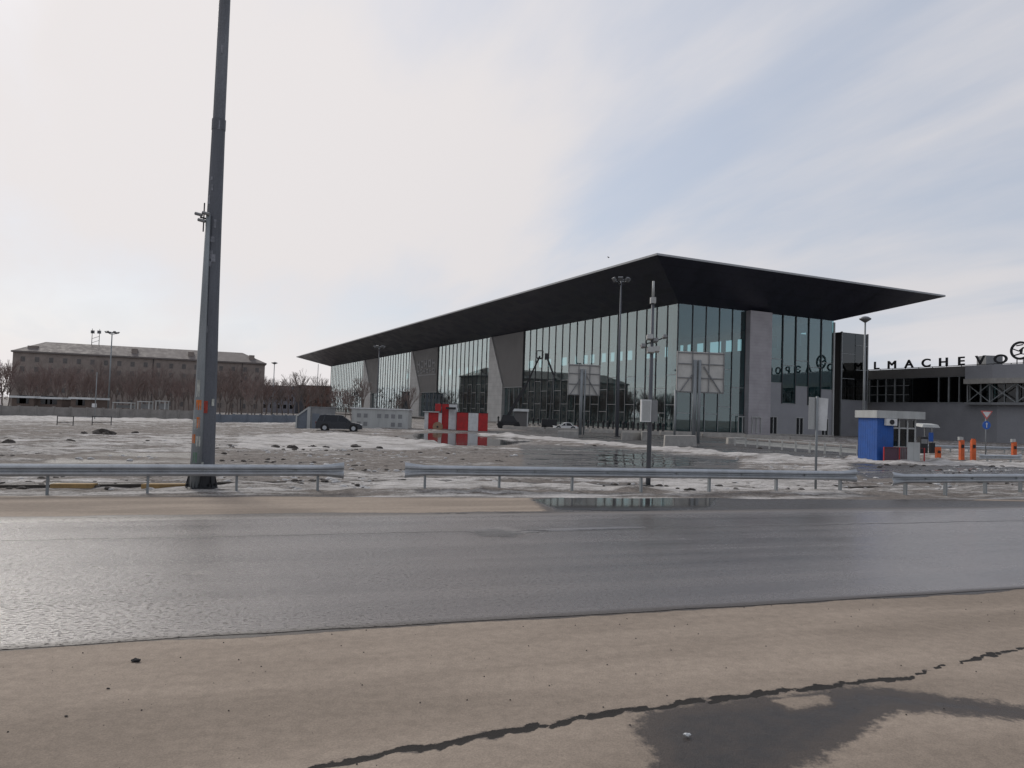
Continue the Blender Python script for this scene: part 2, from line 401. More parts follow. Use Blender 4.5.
for cr, hw in ((crack, .042), (crack2, .026), (crack3, .018)):
    dc = poly_dist(X + (wn - .5) * .15, Y + (fbm(X * 8 + 50, Y * 8) - .5) * .17, cr)
    crk = np.maximum(crk, np.clip(1.5 - dc / hw, 0, 1)); wet = np.maximum(wet, np.clip(.72 - dc / hw * .22, 0, 1))
wet = np.maximum(wet, sst(-.16, -.02, T + (fbm(S * .9, T * 0) - .5) * .2) * .95)
Zr = np.full(X.shape, .004) - .02 * np.clip(wet - .3, 0, .6) * (T < -.3)
sheet('roadside', X, Y, Zr + .02, M['dusty'], {'wet': wet, 'crack': crk, 'water': np.zeros(X.shape)})
# road
tt = np.concatenate([np.arange(0, 9.01, .1)]); ss = np.concatenate([np.linspace(-70, -8, 40), np.arange(-7.9, 32, .1), np.linspace(32.2, 160, 70)])
S, T, X, Y = stgrid(ss, tt)
wig = (fbm(S * .8, S * 0 + 3) - .5) * .22 + (fbm(S * .12, S * 0 + 9) - .5) * .5
e0 = np.where(T < .05, wig * .5, 0) 
T2 = T + e0 + (T > 8.9) * wig
X = A0.x + D2.x * S + N2.x * T2; Y = A0.y + D2.y * S + N2.y * T2
hp = world_poly([(470, 531), (500, 529), (525, 534), (515, 538), (480, 537)]); hl = world_poly([(515, 534), (560, 531), (640, 529)])
dh = poly_dist(X, Y, hp, True); hole = np.clip(.5 + np.where(in_poly(X, Y, hp), dh, -dh) * 3, 0, 1)
hole = np.maximum(hole, np.clip(1 - poly_dist(X, Y, hl) / .12, 0, .8))
hx = poly_dist(X, Y, world_poly([(190, 576), (203, 575)])); hole = np.maximum(hole, np.clip(1 - hx / .08, 0, .9))
sheet('road', X, Y, np.full(X.shape, .029) - .03 * np.clip(hole, 0, .8), M['road'], {'hole': hole})
# shoulder beyond the road
def rail_t(s): return np.interp(s, [-60, -7, 4, 18, 25, 120], [19, 13.2, 12.6, 11.4, 10.9, 8.8])
ss = np.concatenate([np.linspace(-70, -12, 40), np.arange(-11.9, 34, .1), np.linspace(34.2, 160, 70)])
S, U = np.meshgrid(ss, np.linspace(0, 1, 46))
T = 8.7 + (np.maximum(rail_t(S), 9.4) + (fbm(S * .7, S * 0) - .5) * .5 - 8.7) * U
X = A0.x + D2.x * S + N2.x * T; Y = A0.y + D2.y * S + N2.y * T
PX, PY = to_px(X, Y, np.zeros(X.shape))
pud = world_poly([(530, 499), (565, 496), (700, 497), (850, 498), (1040, 502), (1040, 516), (940, 514), (850, 516), (760, 520), (700, 521), (640, 522), (600, 520), (560, 523), (505, 521), (545, 512)])
dp = poly_dist(X, Y, pud, True); sdp = np.where(in_poly(X, Y, pud), dp, -dp)
wet = np.clip(.5 + sdp * 1.2, 0, .95)
wet = np.maximum(wet, .9 * (1 - sst(.09, .2, U + (fbm(S * .5, S * 0 + 7) - .5) * .12)))
wet = np.maximum(wet, .8 * sst(.93, .99, U))
wat = world_poly([(528, 500), (560, 497), (640, 496), (720, 498), (715, 508), (660, 513), (600, 512), (555, 511)])
dw = poly_dist(X, Y, wat, True); water = np.clip(.5 + np.where(in_poly(X, Y, wat), dw, -dw) * 1.5, 0, 1)
water = np.maximum(water, np.where(in_poly(X, Y, pud), .38 + .5 * (fbm(S * .3, T * 2.2) - .45), 0))
sheet('shoulder', X, Y, np.full(X.shape, .016), M['dusty'], {'wet': wet, 'water': water})

# big ground sheet -----------------------------------------------------
xs = np.concatenate([-np.geomspace(3000, 112, 22), np.arange(-110, 96, .42), np.geomspace(98, 3000, 22)])
ys = np.concatenate([np.linspace(-600, 16, 24), np.arange(17, 60, .3), np.arange(60, 150, .9), np.geomspace(151, 4000, 30)])
X, Y = np.meshgrid(xs, ys)
Z = -.6 * sst(35, 80, Y) * sst(-4, -55, X)
PX, PY = to_px(X, Y, Z); PX = np.where(Y > 3, PX, -999); PY = np.where(Y > 3, PY, 2000)
T = (X - A0.x) * N2.x + (Y - A0.y) * N2.y; S = (X - A0.x) * D2.x + (Y - A0.y) * D2.y
snow = np.full(X.shape, .50); wet = np.full(X.shape, .25)
def paint(poly, sv=None, wv=None, soft=1.5):
    global snow, wet
    d = poly_dist(PX, PY, poly, True); k = sst(-soft, soft, np.where(in_poly(PX, PY, poly), d, -d))
    if sv is not None: snow = snow * (1 - k) + sv * k
    if wv is not None: wet = wet * (1 - k) + wv * k
def ribbon(pts, wd, sv=None, wv=None):
    global snow, wet
    k = 1 - sst(wd * .6, wd * 1.3, poly_dist(PX, PY, pts))
    if sv is not None: snow = snow * (1 - k) + sv * k
    if wv is not None: wet = wet * (1 - k) + wv * k
paint([(-300, 424), (330, 428), (330, 436), (200, 438), (-300, 432)], .42, .1)
paint([(-300, 434), (240, 437), (330, 436), (330, 452), (-300, 456)], .62, .1, 3)
paint([(-300, 414), (190, 418), (190, 421.5), (-300, 421)], 1.1, 0, 1)
paint([(210, 418), (330, 421), (330, 425), (210, 424)], .8, .1, 1)
paint([(240, 437), (330, 434), (420, 440), (452, 447), (400, 451), (240, 448)], .95, .0)
paint([(60, 456), (150, 452), (260, 458), (350, 461), (350, 466), (30, 466)], -.1, .62)
paint([(200, 450), (450, 451), (540, 452), (540, 474), (200, 474)], .38, .35, 3)
paint([(390, 436), (440, 431), (540, 430), (700, 436), (860, 448), (900, 458), (800, 458), (700, 452), (600, 443), (540, 440), (500, 446), (455, 446), (425, 442)], -.2, .78)
paint([(415, 434), (500, 434), (530, 441), (500, 446), (450, 445), (420, 441)], -.4, 1.35)
paint([(520, 445), (600, 446), (700, 456), (760, 460), (760, 474), (520, 474)], .22, .85, 3)
paint([(600, 452), (690, 459), (690, 466), (600, 466)], -.1, .95, 3)
paint([(740, 458), (850, 462), (860, 470), (740, 470)], .6, .4)
ribbon([(480, 435), (530, 438), (600, 443), (650, 448), (700, 453), (800, 459), (860, 463)], 1.6, 1.1, 0)
paint([(850, 463), (1100, 466), (1100, 482), (850, 480)], .30, .85)
ribbon([(850, 458), (880, 463), (940, 464), (1100, 467)], 1.8, 1.0, 0)
paint([(-200, 474), (640, 474), (860, 476), (860, 492), (640, 492), (-200, 494)], .60, .3)
paint([(380, 482), (560, 482), (840, 482), (840, 490), (380, 490)], .9, .1)
paint([(860, 480), (1100, 480), (1100, 492), (860, 492)], .42, .4)
ribbon([(-50, 487), (400, 482), (640, 485)], .8, -.2, .8)
lump = fbm(X * .9, Y * .9, 4) - .5; fine = fbm(X * 2.6 + 9, Y * 2.6, 3) - .5
trk = fbm(S * .12, T * 1.1, 3) - .5
fade = sst(0, 1.5, T - rail_t(np.clip(S, -60, 120))) * (1 - sst(120, 170, Y))
amp = fade * np.clip(1.2 - wet, .06, 1)
Z = Z + amp * (lump * .20 + fine * .16 + trk * .16) + amp * .10 * np.clip(snow, 0, 1)
pile = np.clip(fbm(X * .33 + 5, Y * .33 + 2, 3) - .62, 0, 1) * 4 * fade * np.clip(snow, 0, 1) * sst(40, 55, Y); Z = Z + pile * .25
Z = np.where(Y < 16.5, Z * 0, Z)
sheet('ground', X, Y, Z, M['field'], {'snow': snow, 'wet': wet})

# ------------------------------------------------------------------ terminal
Cn = Vector((27.25, 127.0, 0)); L = Vector((-.432, .902, 0)).normalized(); R = Vector((L.y, -L.x, 0))
ZT, ZE = H + 19.05, H + 24.0; UP = Vector((0, 0, 1))
def TP(l, r, z): return Cn + L * l + R * r + UP * z
def sL(px, py): return ONP(px, py, Cn, L)[0]
def sR(px, py): return ONP(px, py, Cn, R)[0]
LEND, REND = sL(331, 366.5), sR(833.7, 319)
term = thing('airport_terminal', 'huge glass airport terminal under a far overhanging dark wedge roof', 'terminal', Cn)
def fbox(mb, face, a0, a1, z0, z1, d0, d1):      # box on a facade; d measured outwards
    f = (lambda a, d, z: TP(a, -d, z)) if face == 'L' else (lambda a, d, z: TP(-d, a, z))
    return mb.hexa([f(a0, d0, z0), f(a1, d0, z0), f(a1, d1, z0), f(a0, d1, z0)], [f(a0, d0, z1), f(a1, d0, z1), f(a1, d1, z1), f(a0, d1, z1)])
def fpoly(mb, face, pts, d0, d1):
    f = (lambda a, d, z: TP(a, -d, z)) if face == 'L' else (lambda a, d, z: TP(-d, a, z))
    return mb.hexa([f(a, d0, z) for a, z in pts], [f(a, d1, z) for a, z in pts])
# roof
lo, li = (-10, LEND + 24, -12, REND + 17.2), (0, LEND, 0, REND)
def rc(q, z): return [TP(q[0], q[2], z), TP(q[1], q[2], z), TP(q[1], q[3], z), TP(q[0], q[3], z)]
m = MB(); a, b = rc(lo, ZE), rc(li, ZT)
for i in range(4):
    j = (i + 1) % 4; m.quad(a[i], a[j], b[j], b[i])
m.obj('soffit', soffit_mat(), term)
m = MB(); t0, t1 = rc(lo, ZE), rc(lo, ZE + .3)
for i in range(4): m.quad(t0[i], t0[(i + 1) % 4], t1[(i + 1) % 4], t1[i])
m.obj('fascia', M['fascia'], term)
m = MB(); m.quad(*rc(lo, ZE + .3)); m.obj('roof', M['roofmat'], term)
m = MB(); m.quad(*rc((.3, LEND - .3, .3, REND - .3), ZT - .02)); m.obj('ceiling', M['cladding'], term)
m = MB(); m.quad(*rc((.3, LEND - .3, .3, REND - .3), .06)); m.obj('hall_floor', M['cladding'], term)
fbox(MB(), 'L', 6, LEND - 5, 8.2, 8.8, -16, -34).obj('gallery_floor', M['darkclad'], term)
# far wall with clerestory openings (real holes)
m = MB(); zc0, zc1 = 17.3, 19.8; x = .3
m.hexa([TP(.3, REND, .1), TP(LEND, REND, .1), TP(LEND, REND - .3, .1), TP(.3, REND - .3, .1)], [TP(.3, REND, zc0), TP(LEND, REND, zc0), TP(LEND, REND - .3, zc0), TP(.3, REND - .3, zc0)])
m.hexa([TP(.3, REND, zc1), TP(LEND, REND, zc1), TP(LEND, REND - .3, zc1), TP(.3, REND - .3, zc1)], [TP(.3, REND, ZT), TP(LEND, REND, ZT), TP(LEND, REND - .3, ZT), TP(.3, REND - .3, ZT)])
rr = random.Random(5)
while x < LEND:
    w = rr.choice([1.2, 3.5, 6, 2]); x1 = min(x + w, LEND)
    m.hexa([TP(x, REND, zc0), TP(x1, REND, zc0), TP(x1, REND - .3, zc0), TP(x, REND - .3, zc0)], [TP(x, REND, zc1), TP(x1, REND, zc1), TP(x1, REND - .3, zc1), TP(x, REND - .3, zc1)])
    x = x1 + rr.choice([2.5, 4, 1.5])
m.obj('rear_wall', M['cladding'], term)
m = MB()
m.hexa([TP(LEND, .1, .1), TP(LEND + .3, .1, .1), TP(LEND + .3, REND, .1), TP(LEND, REND, .1)], [TP(LEND, .1, ZT), TP(LEND + .3, .1, ZT), TP(LEND + .3, REND, ZT), TP(LEND, REND, ZT)])
m.obj('end_wall', M['darkclad'], term)
for l in range(14, int(LEND), 18):
    MB().tube(TP(l, 9, .1), TP(l, 9, ZT - .1), .45, n=12).obj('column', M['stone'], term, True)
# left facade bays: pixel x of glass start/end, pier shoulder
TOPY = lambda px: 366.5 - (px - 331) * .1820
bays = [(331.5, 365), (379, 412.5), (439, 492), (525, 680)]
sb = [(sL(a, TOPY(a)), sL(b, TOPY(b))) for a, b in bays]; sb[3] = (sb[3][0], 0.0)
for k, (far, near) in enumerate(sb):
    n = max(1, round((far - near) / 3.0)); st = (far - near) / n
    fbox(MB(), 'L', near, far, .35, ZT, 0.0, .02).obj('glazing', M['glass'], term)
    m = MB()
    for i in range(n + 1):
        x = near + i * st
        if k == 3 and i == 0: x += .12
        fbox(m, 'L', x - .07, x + .07, .3, ZT, .021, .13)
    m.obj('mullions', M['mull'], term)
    m = MB()
    for i in range(n):
        x = near + i * st
        for z in ((3.2, 7.4) if i % 2 else (4.6, 9.6)): fbox(m, 'L', x + .1, x + st - .1, z, z + .10, .022, .06)
        fbox(m, 'L', x - .05, x + .05, .3, 9.6, .135, .16)
    m.obj('muntins', M['transom'], term)
# piers and dark trapezoid panels between the bays
piers = [(365, 371.8, 379), (412.5, 421, 439), (491.5, 504, 525)]
for (p0, p1, p2), zs in zip(piers, (8.3, 8.0, 8.6)):
    a0 = sL(p0, TOPY(p0)); a1 = sL(p1, 392); a2 = sL(p2, TOPY(p2))
    a0 -= .1; a2 += .1
    ab = a0 - (a0 - a1) * .12
    fpoly(MB(), 'L', [(a0, .2), (a0, ZT), (ab, ZT), (a1, zs + .5), (a1, .2)], -.5, .55).obj('pier', M['stonerib'], term)
    fpoly(MB(), 'L', [(ab - .02, ZT), (a2, ZT), (a2, zs), (a1 - .02, zs), (a1 - .02, zs + .5)], -.4, .3).obj('wall_panel', M['darkclad'], term)
    fbox(MB(), 'L', a2, a1 - .02, .35, zs, -.3, -.28).obj('glazing', M['glass'], term)
    m = MB(); n = 4
    for i in range(n + 1):
        x = a2 + (a1 - .1 - a2) * i / n; fbox(m, 'L', x - .06, x + .06, .3, zs, -.27, -.1)
    fbox(m, 'L', a2, a1 - .1, zs - .14, zs - .003, -.05, .32)
    m.obj('muntins', M['transom'], term)
    if p0 == 412.5:       # relief lettering on the dark panel: three blurred lines, too far to read
        sg = MB(); b0, b1 = sL(418.5, 370), sL(437, 370); rr = random.Random(2)
        def zl(py): return ONP(428, py, Cn, L)[1]
        for (ya, yb, n, wd) in ((360, 367.5, 5, .72), (369, 373, 6, .7)):
            for i in range(n):
                u0 = b0 + (b1 - b0) * i / n; u1 = u0 + (b1 - b0) / n * wd; z1, z0 = zl(ya), zl(yb); t = .22 * (z1 - z0)
                fbox(sg, 'L', u0, u0 + (u1 - u0) * .25, z0, z1, .31, .42)
                for zz in ((z1 - t, z1), (z0, z0 + t)) if i % 2 else (((z0 + z1 - t) / 2, (z0 + z1 + t) / 2),): fbox(sg, 'L', u0, u1, zz[0], zz[1], .313, .417)
                if i % 3 != 1: fbox(sg, 'L', u1 - (u1 - u0) * .25, u1, z0, z1, .316, .424)
        fbox(sg, 'L', b0, b1, zl(375.5), zl(374.5), .31, .4)
        sg.obj('relief_lettering', M['grey'], term)
# plinth
fbox(MB(), 'L', LEND, -.2, 0, .35, -.2, .5).obj('plinth', M['paleconc'], term)
# right facade
r1, r2, r3 = sR(745.5, 309), sR(767.5, 311), REND
n = 5; st = r1 / n
fbox(MB(), 'R', .03, r1, .35, ZT, 0.0, .02).obj('glazing', M['glass'], term)
m = MB(); 
for i in range(1, n + 1): fbox(m, 'R', i * st - .06, i * st + .06, .3, ZT, .021, .14)
m.obj('mullions', M['mull'], term)
m = MB()
for i in range(n):
    if i: fbox(m, 'R', i * st - .05, i * st + .05, .3, 7.9, .145, .18)
    for z in ((4.6, 11) if i % 2 else (3.3, 8)): fbox(m, 'R', i * st + .1, (i + 1) * st - .1, z, z + .1, .022, .08)
m.obj('muntins', M['transom'], term)
fbox(MB(), 'R', r1 + .09, r2, 0, ZT, -.3, 1.2).obj('pier', M['lilacrib'], term)
fbox(MB(), 'R', r2, r2 + .5, 0, ZT, -.6, -.2).obj('wall_panel', M['darkclad'], term)
w0 = r2 + .5; n = 5; st = (r3 - w0) / n
zb = [9.3, 5.7, 8.9, 5.6, 8.6]
for i in range(n):
    x0, x1 = w0 + i * st, w0 + (i + 1) * st
    fbox(MB(), 'R', x0, x1, zb[i], ZT, 0, .02).obj('glazing', M['glass'], term)
m = MB()
for i in range(n):
    fbox(m, 'R', w0 + i * st, w0 + (i + 1) * st, 3.3 if i % 2 == 0 else 3.3, zb[i] - .06, -.2, .06)
    x0, x1 = w0 + i * st, w0 + (i + 1) * st
    if i % 2 == 0: fbox(m, 'R', x0, x0 + .4, 0, 3.3, -.2, .06); fbox(m, 'R', x1 - .9, x1, 0, 3.3, -.2, .06)
    else: fbox(m, 'R', x0, x1, 0, 3.3, -.2, .06)
m.obj('lower_cladding', M['cladding'], term)
for i in (0, 2, 4):
    x0, x1 = w0 + i * st + .4, w0 + (i + 1) * st - .9
    fr = MB()
    for q in (x0, (x0 + x1) / 2 - .06, x1 - .12): fbox(fr, 'R', q, q + .12, .3, 3.2, -.1, .1)
    fbox(fr, 'R', x0, x1, 3.2, 3.3, -.1, .12)
    dr = fr.obj('entrance_door', M['offwhite'], term)
    fbox(MB(), 'R', x0, x1, .3, 3.2, -.08, -.05).obj('pane', M['window'], dr)
m = MB(); fr = MB()
for i in range(n + 1):
    x = w0 + i * st
    if i in (0, n): fbox(MB(), 'R', x - .14, x + .14, .3, ZT - .3, .065, .3).obj('corner_trim', M['offwhite'], term)
    else: fbox(m, 'R', x - .08, x + .08, min(zb[i - 1], zb[i]), ZT, .065, .2)
m.obj('mullions', M['mull'], term); 
for i in range(n): fbox(fr, 'R', w0 + i * st + .1, w0 + (i + 1) * st - .1, zb[i] - .06, zb[i] + .06, .063, .12); fbox(fr, 'R', w0 + i * st + .1, w0 + (i + 1) * st - .1, 13.5 - i % 2, 13.6 - i % 2, .063, .1)
fr.obj('muntins', M['transom'], term)
for x in (sR(741, 428), sR(751, 428)):
    fr = MB()
    for q in (x - 1.0, x - .05, x + .9): fbox(fr, 'R', q, q + .12, .3, 3.0, 1.21 if x > r1 else .26, 1.4 if x > r1 else .4)
    fbox(fr, 'R', x - 1, x + 1.02, 3.0, 3.15, 1.21 if x > r1 else .26, 1.42 if x > r1 else .42)
    fr.obj('entrance_door', M['offwhite'], term)
fbox(MB(), 'R', -.1, r3, 0, .3, .0, .5).obj('plinth', M['paleconc'], term)
MB().hexa([TP(.2, REND + .02, 0), TP(30, REND + .02, 0), TP(30, REND + .3, 0), TP(.2, REND + .3, 0)], [TP(.2, REND + .02, zc0 - .5), TP(30, REND + .02, zc0 - .5), TP(30, REND + .3, zc0 - .5), TP(.2, REND + .3, zc0 - .5)]).obj('side_wall', M['darkclad'], term)

# annex tower between terminal and old building
ax = thing('glazed_stair_tower', 'narrow dark glazed tower block beside the right end of the big terminal', 'tower block', TP(8, REND + 11, 0))
def ab_(mb, l0, l1, q0, q1, z0, z1): return mb.hexa([TP(l0, q0, z0), TP(l1, q0, z0), TP(l1, q1, z0), TP(l0, q1, z0)], [TP(l0, q0, z1), TP(l1, q0, z1), TP(l1, q1, z1), TP(l0, q1, z1)])
q0, q1, q2 = REND + 11.3, REND + 15.2, REND + 18.8
ab_(MB(), 8.2, 24, q0, q2, 0, 20.9).obj('wall', M['darkclad'], ax)
ab_(MB(), 8.0, 8.19, q0, q2, 0, 7.2).obj('lower_cladding', M['cladding'], ax)
for a, b in ((q0 + .1, q1 - .06), (q1 + .06, q2 - .2)): ab_(MB(), 8.05, 8.1, a, b, 7.2, 20.8).obj('glazing', M['glassdark'], ax)
m = MB()
for q in (q0 - .1, q2 - .2): ab_(m, 7.9, 8.2, q, q + .28, 0, 21)
for z, a, b in ((11.5, q0, q1), (13.4, q1, q2), (16.5, q0, q1), (18.4, q1, q2), (7.2, q0, q2)): ab_(m, 7.93, 8.04, a + .2, b - .2, z, z + .12)
m.obj('frame', M['transom'], ax)
lk = ab_(MB(), 14, 20, REND + .35, q0 - .15, 0, 20.6).obj('link_block', M['darkclad'], None)
tag(lk, 'dark recessed block in the gap between big terminal and glazed tower', 'building')

# ------------------------------------------------------------------ old terminal with letters
old = thing('old_terminal', 'low grey terminal with window grid and rooftop letters on the right', 'terminal', (80, 148, 0))
PL = [Vector(p) for p in ((72.0, 167, 0), (74.6, 159.5, 0), (85, 134.7, 0), (88, 130.3, 0), (96, 118.5, 0), (106, 108, 0), (118, 101, 0))]
ZR = H + 11.3
def strip(mb, z0, z1, off0, off1, i0=0, i1=None, pts=None):
    P = (pts or PL)[i0:i1]; n = len(P)
    def nrm(i):
        a = P[max(0, i - 1)]; b = P[min(n - 1, i + 1)]; d = (b - a).normalized(); return Vector((-d.y, d.x, 0)) * -1
    nn = [nrm(i) for i in range(n)]
    for i in range(n - 1):
        a, b = P[i], P[i + 1]
        mb.hexa([a + nn[i] * off0 + UP * z0, b + nn[i + 1] * off0 + UP * z0, b + nn[i + 1] * off1 + UP * z0, a + nn[i] * off1 + UP * z0],
                [a + nn[i] * off0 + UP * z1, b + nn[i + 1] * off0 + UP * z1, b + nn[i + 1] * off1 + UP * z1, a + nn[i] * off1 + UP * z1])
    return mb
def along(P, d0):
    for a, b in zip(P[:-1], P[1:]):
        l = (b - a).length
        if d0 <= l or b is P[-1]: return a + (b - a).normalized() * d0, (b - a).normalized()
        d0 -= l
PLB = [p.copy() for p in PL]
_d = (PL[2] - PL[1]).normalized(); SIDE = Vector((_d.y, -_d.x, 0))
if SIDE.x > 0: SIDE = -SIDE          # outward (towards the plaza)
OUT = -1 if (Vector((-1, 0, 0))).dot(Vector((_d.y, -_d.x, 0))) < 0 else 1
# strip normal is (d.y,-d.x): work out its sign once
sg = 1 if Vector((_d.y, -_d.x, 0)).dot(Vector((-1, 0, 0))) > 0 else -1
strip(MB(), 0, 7.0, 0, -14 * sg).obj('lower_wall', M['cladding'], old)
strip(MB(), 7.0, 11.8, -6 * sg, -14 * sg).obj('inner_wall', M['darkclad'], old)
strip(MB(), 11.9, ZR, .25 * sg, -14 * sg).obj('roof_band', M['darkclad'], old)
strip(MB(), 7.0, 11.9, -.10 * sg, -.13 * sg).obj('glazing', M['glassdark'], old)
m = MB(); tot = 28.0; dd = 1.0; k = 0
while dd < 55:
    if 17 < dd < 23: dd = 23.4
    p, d = along(PL, dd); o = Vector((d.y, -d.x, 0)) * sg
    wdt = .12 if k % 3 else .22
    m.obb(p + UP * 9.45 + o * .02, d, o, UP, wdt / 2, .10, 2.45); dd += 2.1; k += 1
pg_ = [along(PL, x)[0] for x in (.2, 8, 16.8)]
for z in (8.6, 10.4): strip(m, z - .05, z + .05, .06 * sg, -.08 * sg, pts=pg_)
for z in (7.05, 11.85): strip(m, z - .05, z + .05, .13 * sg, -.08 * sg)
m.obj('mullions', M['transom'], old)
# pale cornice and truss on the nearer curved part
p3 = [along(PL, x)[0] for x in (29.6, 31, 34.6, 38, 42, 48, 56, 66)]
strip(MB(), 11.25, ZR - .06, 1.2 * sg, .27 * sg, pts=p3).obj('fascia', M['cladding'], old)
strip(MB(), 10.35, 11.24, 1.6 * sg, .02 * sg, pts=p3).obj('cornice', M['paleconc'], old)
strip(MB(), 6.6, 7.0, 1.4 * sg, .02 * sg, pts=p3).obj('ledge', M['grey'], old)
m = MB(); prev = None
for i in range(14):
    a, d = along(PL, 29.8 + i * 4.2); b, _ = along(PL, 29.8 + (i + 1) * 4.2); o = Vector((d.y, -d.x, 0)) * sg * .8
    if b.x > 116: break
    m.bar(a + o + UP * 7.1, b + o + UP * 10.3, .13); m.bar(a + o + UP * 10.3, b + o + UP * 7.1, .13); m.bar(a + o + UP * 7, a + o + UP * 10.35, .16)
m.obj('truss', M['transom'], old)
a, d = along(PL, 39.5); b, _ = along(PL, 44)
o = Vector((d.y, -d.x, 0)) * sg
MB().hexa([a + o * .02, b + o * .02, b + o * .1, a + o * .1], [a + o * .02 + UP * 4, b + o * .02 + UP * 4, b + o * .1 + UP * 4, a + o * .1 + UP * 4]).obj('gateway', M['rust'], old)
m = MB(); c = AT(988, 360, 150); m.box(c.x - 1.6, c.x + 1.6, 148, 151, ZR, H + (430 - 356.5) * 148 / 770)
m.obj('roof_plant', M['grey'], old)

sign = thing('rooftop_letter_sign', 'black rooftop letters and round emblem standing on the low grey terminal', 'sign', (85, 134.7, ZR))
def letter(ch, p, d, hgt=1.55, wide=1.35):
    cu = bpy.data.curves.new('letter', 'FONT'); cu.body = ch; cu.size = hgt / .72; cu.extrude = .09; cu.bevel_depth = .055; cu.bevel_resolution = 0; cu.align_x = 'CENTER'
    to = bpy.data.objects.new('tmp', cu); C.objects.link(to); bpy.context.view_layer.update()
    me = bpy.data.meshes.new_from_object(to.evaluated_get(bpy.context.evaluated_depsgraph_get())); bpy.data.objects.remove(to)
    # readable from the plaza: text x axis runs along d (left to right as seen from the plaza)
    out = Vector((d.y, -d.x, 0)) * sg
    Mx = Matrix.Identity(4)
    for i in range(3): Mx[i][0] = d[i] * wide; Mx[i][1] = UP[i]; Mx[i][2] = out[i]; Mx[i][3] = p[i]
    me.transform(parent_world(sign).inverted() @ Mx); me.materials.clear(); me.materials.append(M['darkmetal'])
    o = bpy.data.objects.new('letter', me); C.objects.link(o); o.parent = sign; return o
def dist_at(px):
    best = None
    for i in range(0, 700):
        p, _ = along(PL, i * .1); q = to_px(np.float64(p.x), np.float64(p.y), np.float64(ZR + .7))[0]
        if best is None or abs(q - px) < best[0]: best = (abs(q - px), i * .1)
    return best[1]
lets = list(zip('LMACHEVO', (876.5, 892, 909, 926, 943.5, 961, 980, 1000.5)))
for ch, px in lets:
    p, d = along(PL, dist_at(px)); letter(ch, p + UP * (ZR + .25), d)
de = dist_at(1020.5)
p, d = along(PL, de); out = Vector((d.y, -d.x, 0)) * sg
ec = p + UP * (ZR + 2.3); m = MB(); n = 28; ro, ri = 1.6, 1.22
ring = lambda r, k, o: ec + d * (r * math.cos(2 * PI * k / n)) + UP * (r * math.sin(2 * PI * k / n)) + out * o
for k in range(n): m.hexa([ring(ri, k, -.1), ring(ro, k, -.1), ring(ro, k + 1, -.1), ring(ri, k + 1, -.1)], [ring(ri, k, .1), ring(ro, k, .1), ring(ro, k + 1, .1), ring(ri, k + 1, .1)])
for (x0, z0, x1, z1, w) in ((-1.2, .35, -.2, -.1, 0.42), (-.2, -.1, .5, .5, 0.45), (.5, .5, 1.15, .45, 0.38), (-.9, -.8, 0, -.55, 0.39), (0, -.55, 1.0, -.7, 0.39), (-.6, .85, .4, 1.0, 0.33), (.1, -.5, .2, .2, 0.38)):
    m.bar(ec + d * x0 + UP * z0, ec + d * x1 + UP * z1, w, .16)
m.bar(ec + UP * -1.5 - d * .5, ec + UP * -2.3 - d * .5, .12); m.bar(ec + UP * -1.5 + d * .5, ec + UP * -2.3 + d * .5, .12)
m.obj('emblem', M['darkmetal'], sign)
for i, ch in enumerate('АЭРОПОРТ'):
    p, d = along(PL, de + 4.2 + i * 3.7); letter(ch, p + UP * (ZR + .25), d)
m = MB(); strip(m, ZR + .12, ZR + .22, .1 * sg, -.1 * sg); 
for i in range(18): p, d = along(PL, 1 + i * 3); m.bar(p + UP * (ZR - .05), p + UP * (ZR + .16), .1)
m.obj('support_rail', M['darkmetal'], sign)

# ------------------------------------------------------------------ old apartment-like office block, far left
p0 = AT(13, 352, 245); p1 = AT(265, 366, 272); p0.z = p1.z = 0
bd = (p1 - p0); BL = bd.length; bx = bd.normalized(); by = Vector((-bx.y, bx.x, 0))
blk = thing('brick_office_block', 'long grey brown brick block with pitched roof behind bare trees', 'building', p0)
def B(x, y, z): return p0 + bx * x + by * y + UP * z
def bbox(mb, x0, x1, y0, y1, z0, z1): return mb.hexa([B(x0, y0, z0), B(x1, y0, z0), B(x1, y1, z0), B(x0, y1, z0)], [B(x0, y0, z1), B(x1, y0, z1), B(x1, y1, z1), B(x0, y1, z1)])
EH = 16.6
bbox(MB(), 0, BL, 0, 15, -1, EH).obj('wall', M['brick'], blk)
bbox(MB(), -.5, BL + .5, -.6, 15.6, EH, EH + .5).obj('cornice', M['slate'], blk)
m = MB(); a = [B(-.3, -.5, EH + .5), B(BL + .3, -.5, EH + .5), B(BL + .3, 15.4, EH + .5), B(-.3, 15.4, EH + .5)]; r0, r1_ = B(7.5, 7.5, EH + 4.2), B(BL - 7.5, 7.5, EH + 4.2)
m.quad(a[0], a[1], r1_, r0); m.quad(a[2], a[3], r0, r1_); m.quad(a[1], a[2], r1_); m.quad(a[3], a[0], r0)
rf = m.obj('roof', M['slate'], blk)
m = MB()
for x in (BL * .44, BL * .67, BL * .93): 
    q = MB(); bbox(q, x, x + 1.8, 2, 4.5, EH + .9, EH + 3.2); q.obj('dormer', M['brick'], rf)
for x in (3.5,): q = MB(); bbox(q, x, x + 3, 2, 4, EH + .5, EH + 2.4); q.obj('chimney', M['brick'], rf)
nw = 19
for fl in range(5):
    for i in range(nw):
        x = 2.2 + i * (BL - 5.4) / (nw - 1); z = .9 + fl * 3.2
        fr = bbox(MB(), x - .12, x + 1.32, -.03, .05, z - .12, z + 1.72).obj('window', M['winframe'], blk)
        bbox(MB(), x, x + 1.2, -.06, -.031, z, z + 1.6).obj('pane', mat('dim dusty window', (.11, .10, .095), .35, 0, .4, .3), fr)
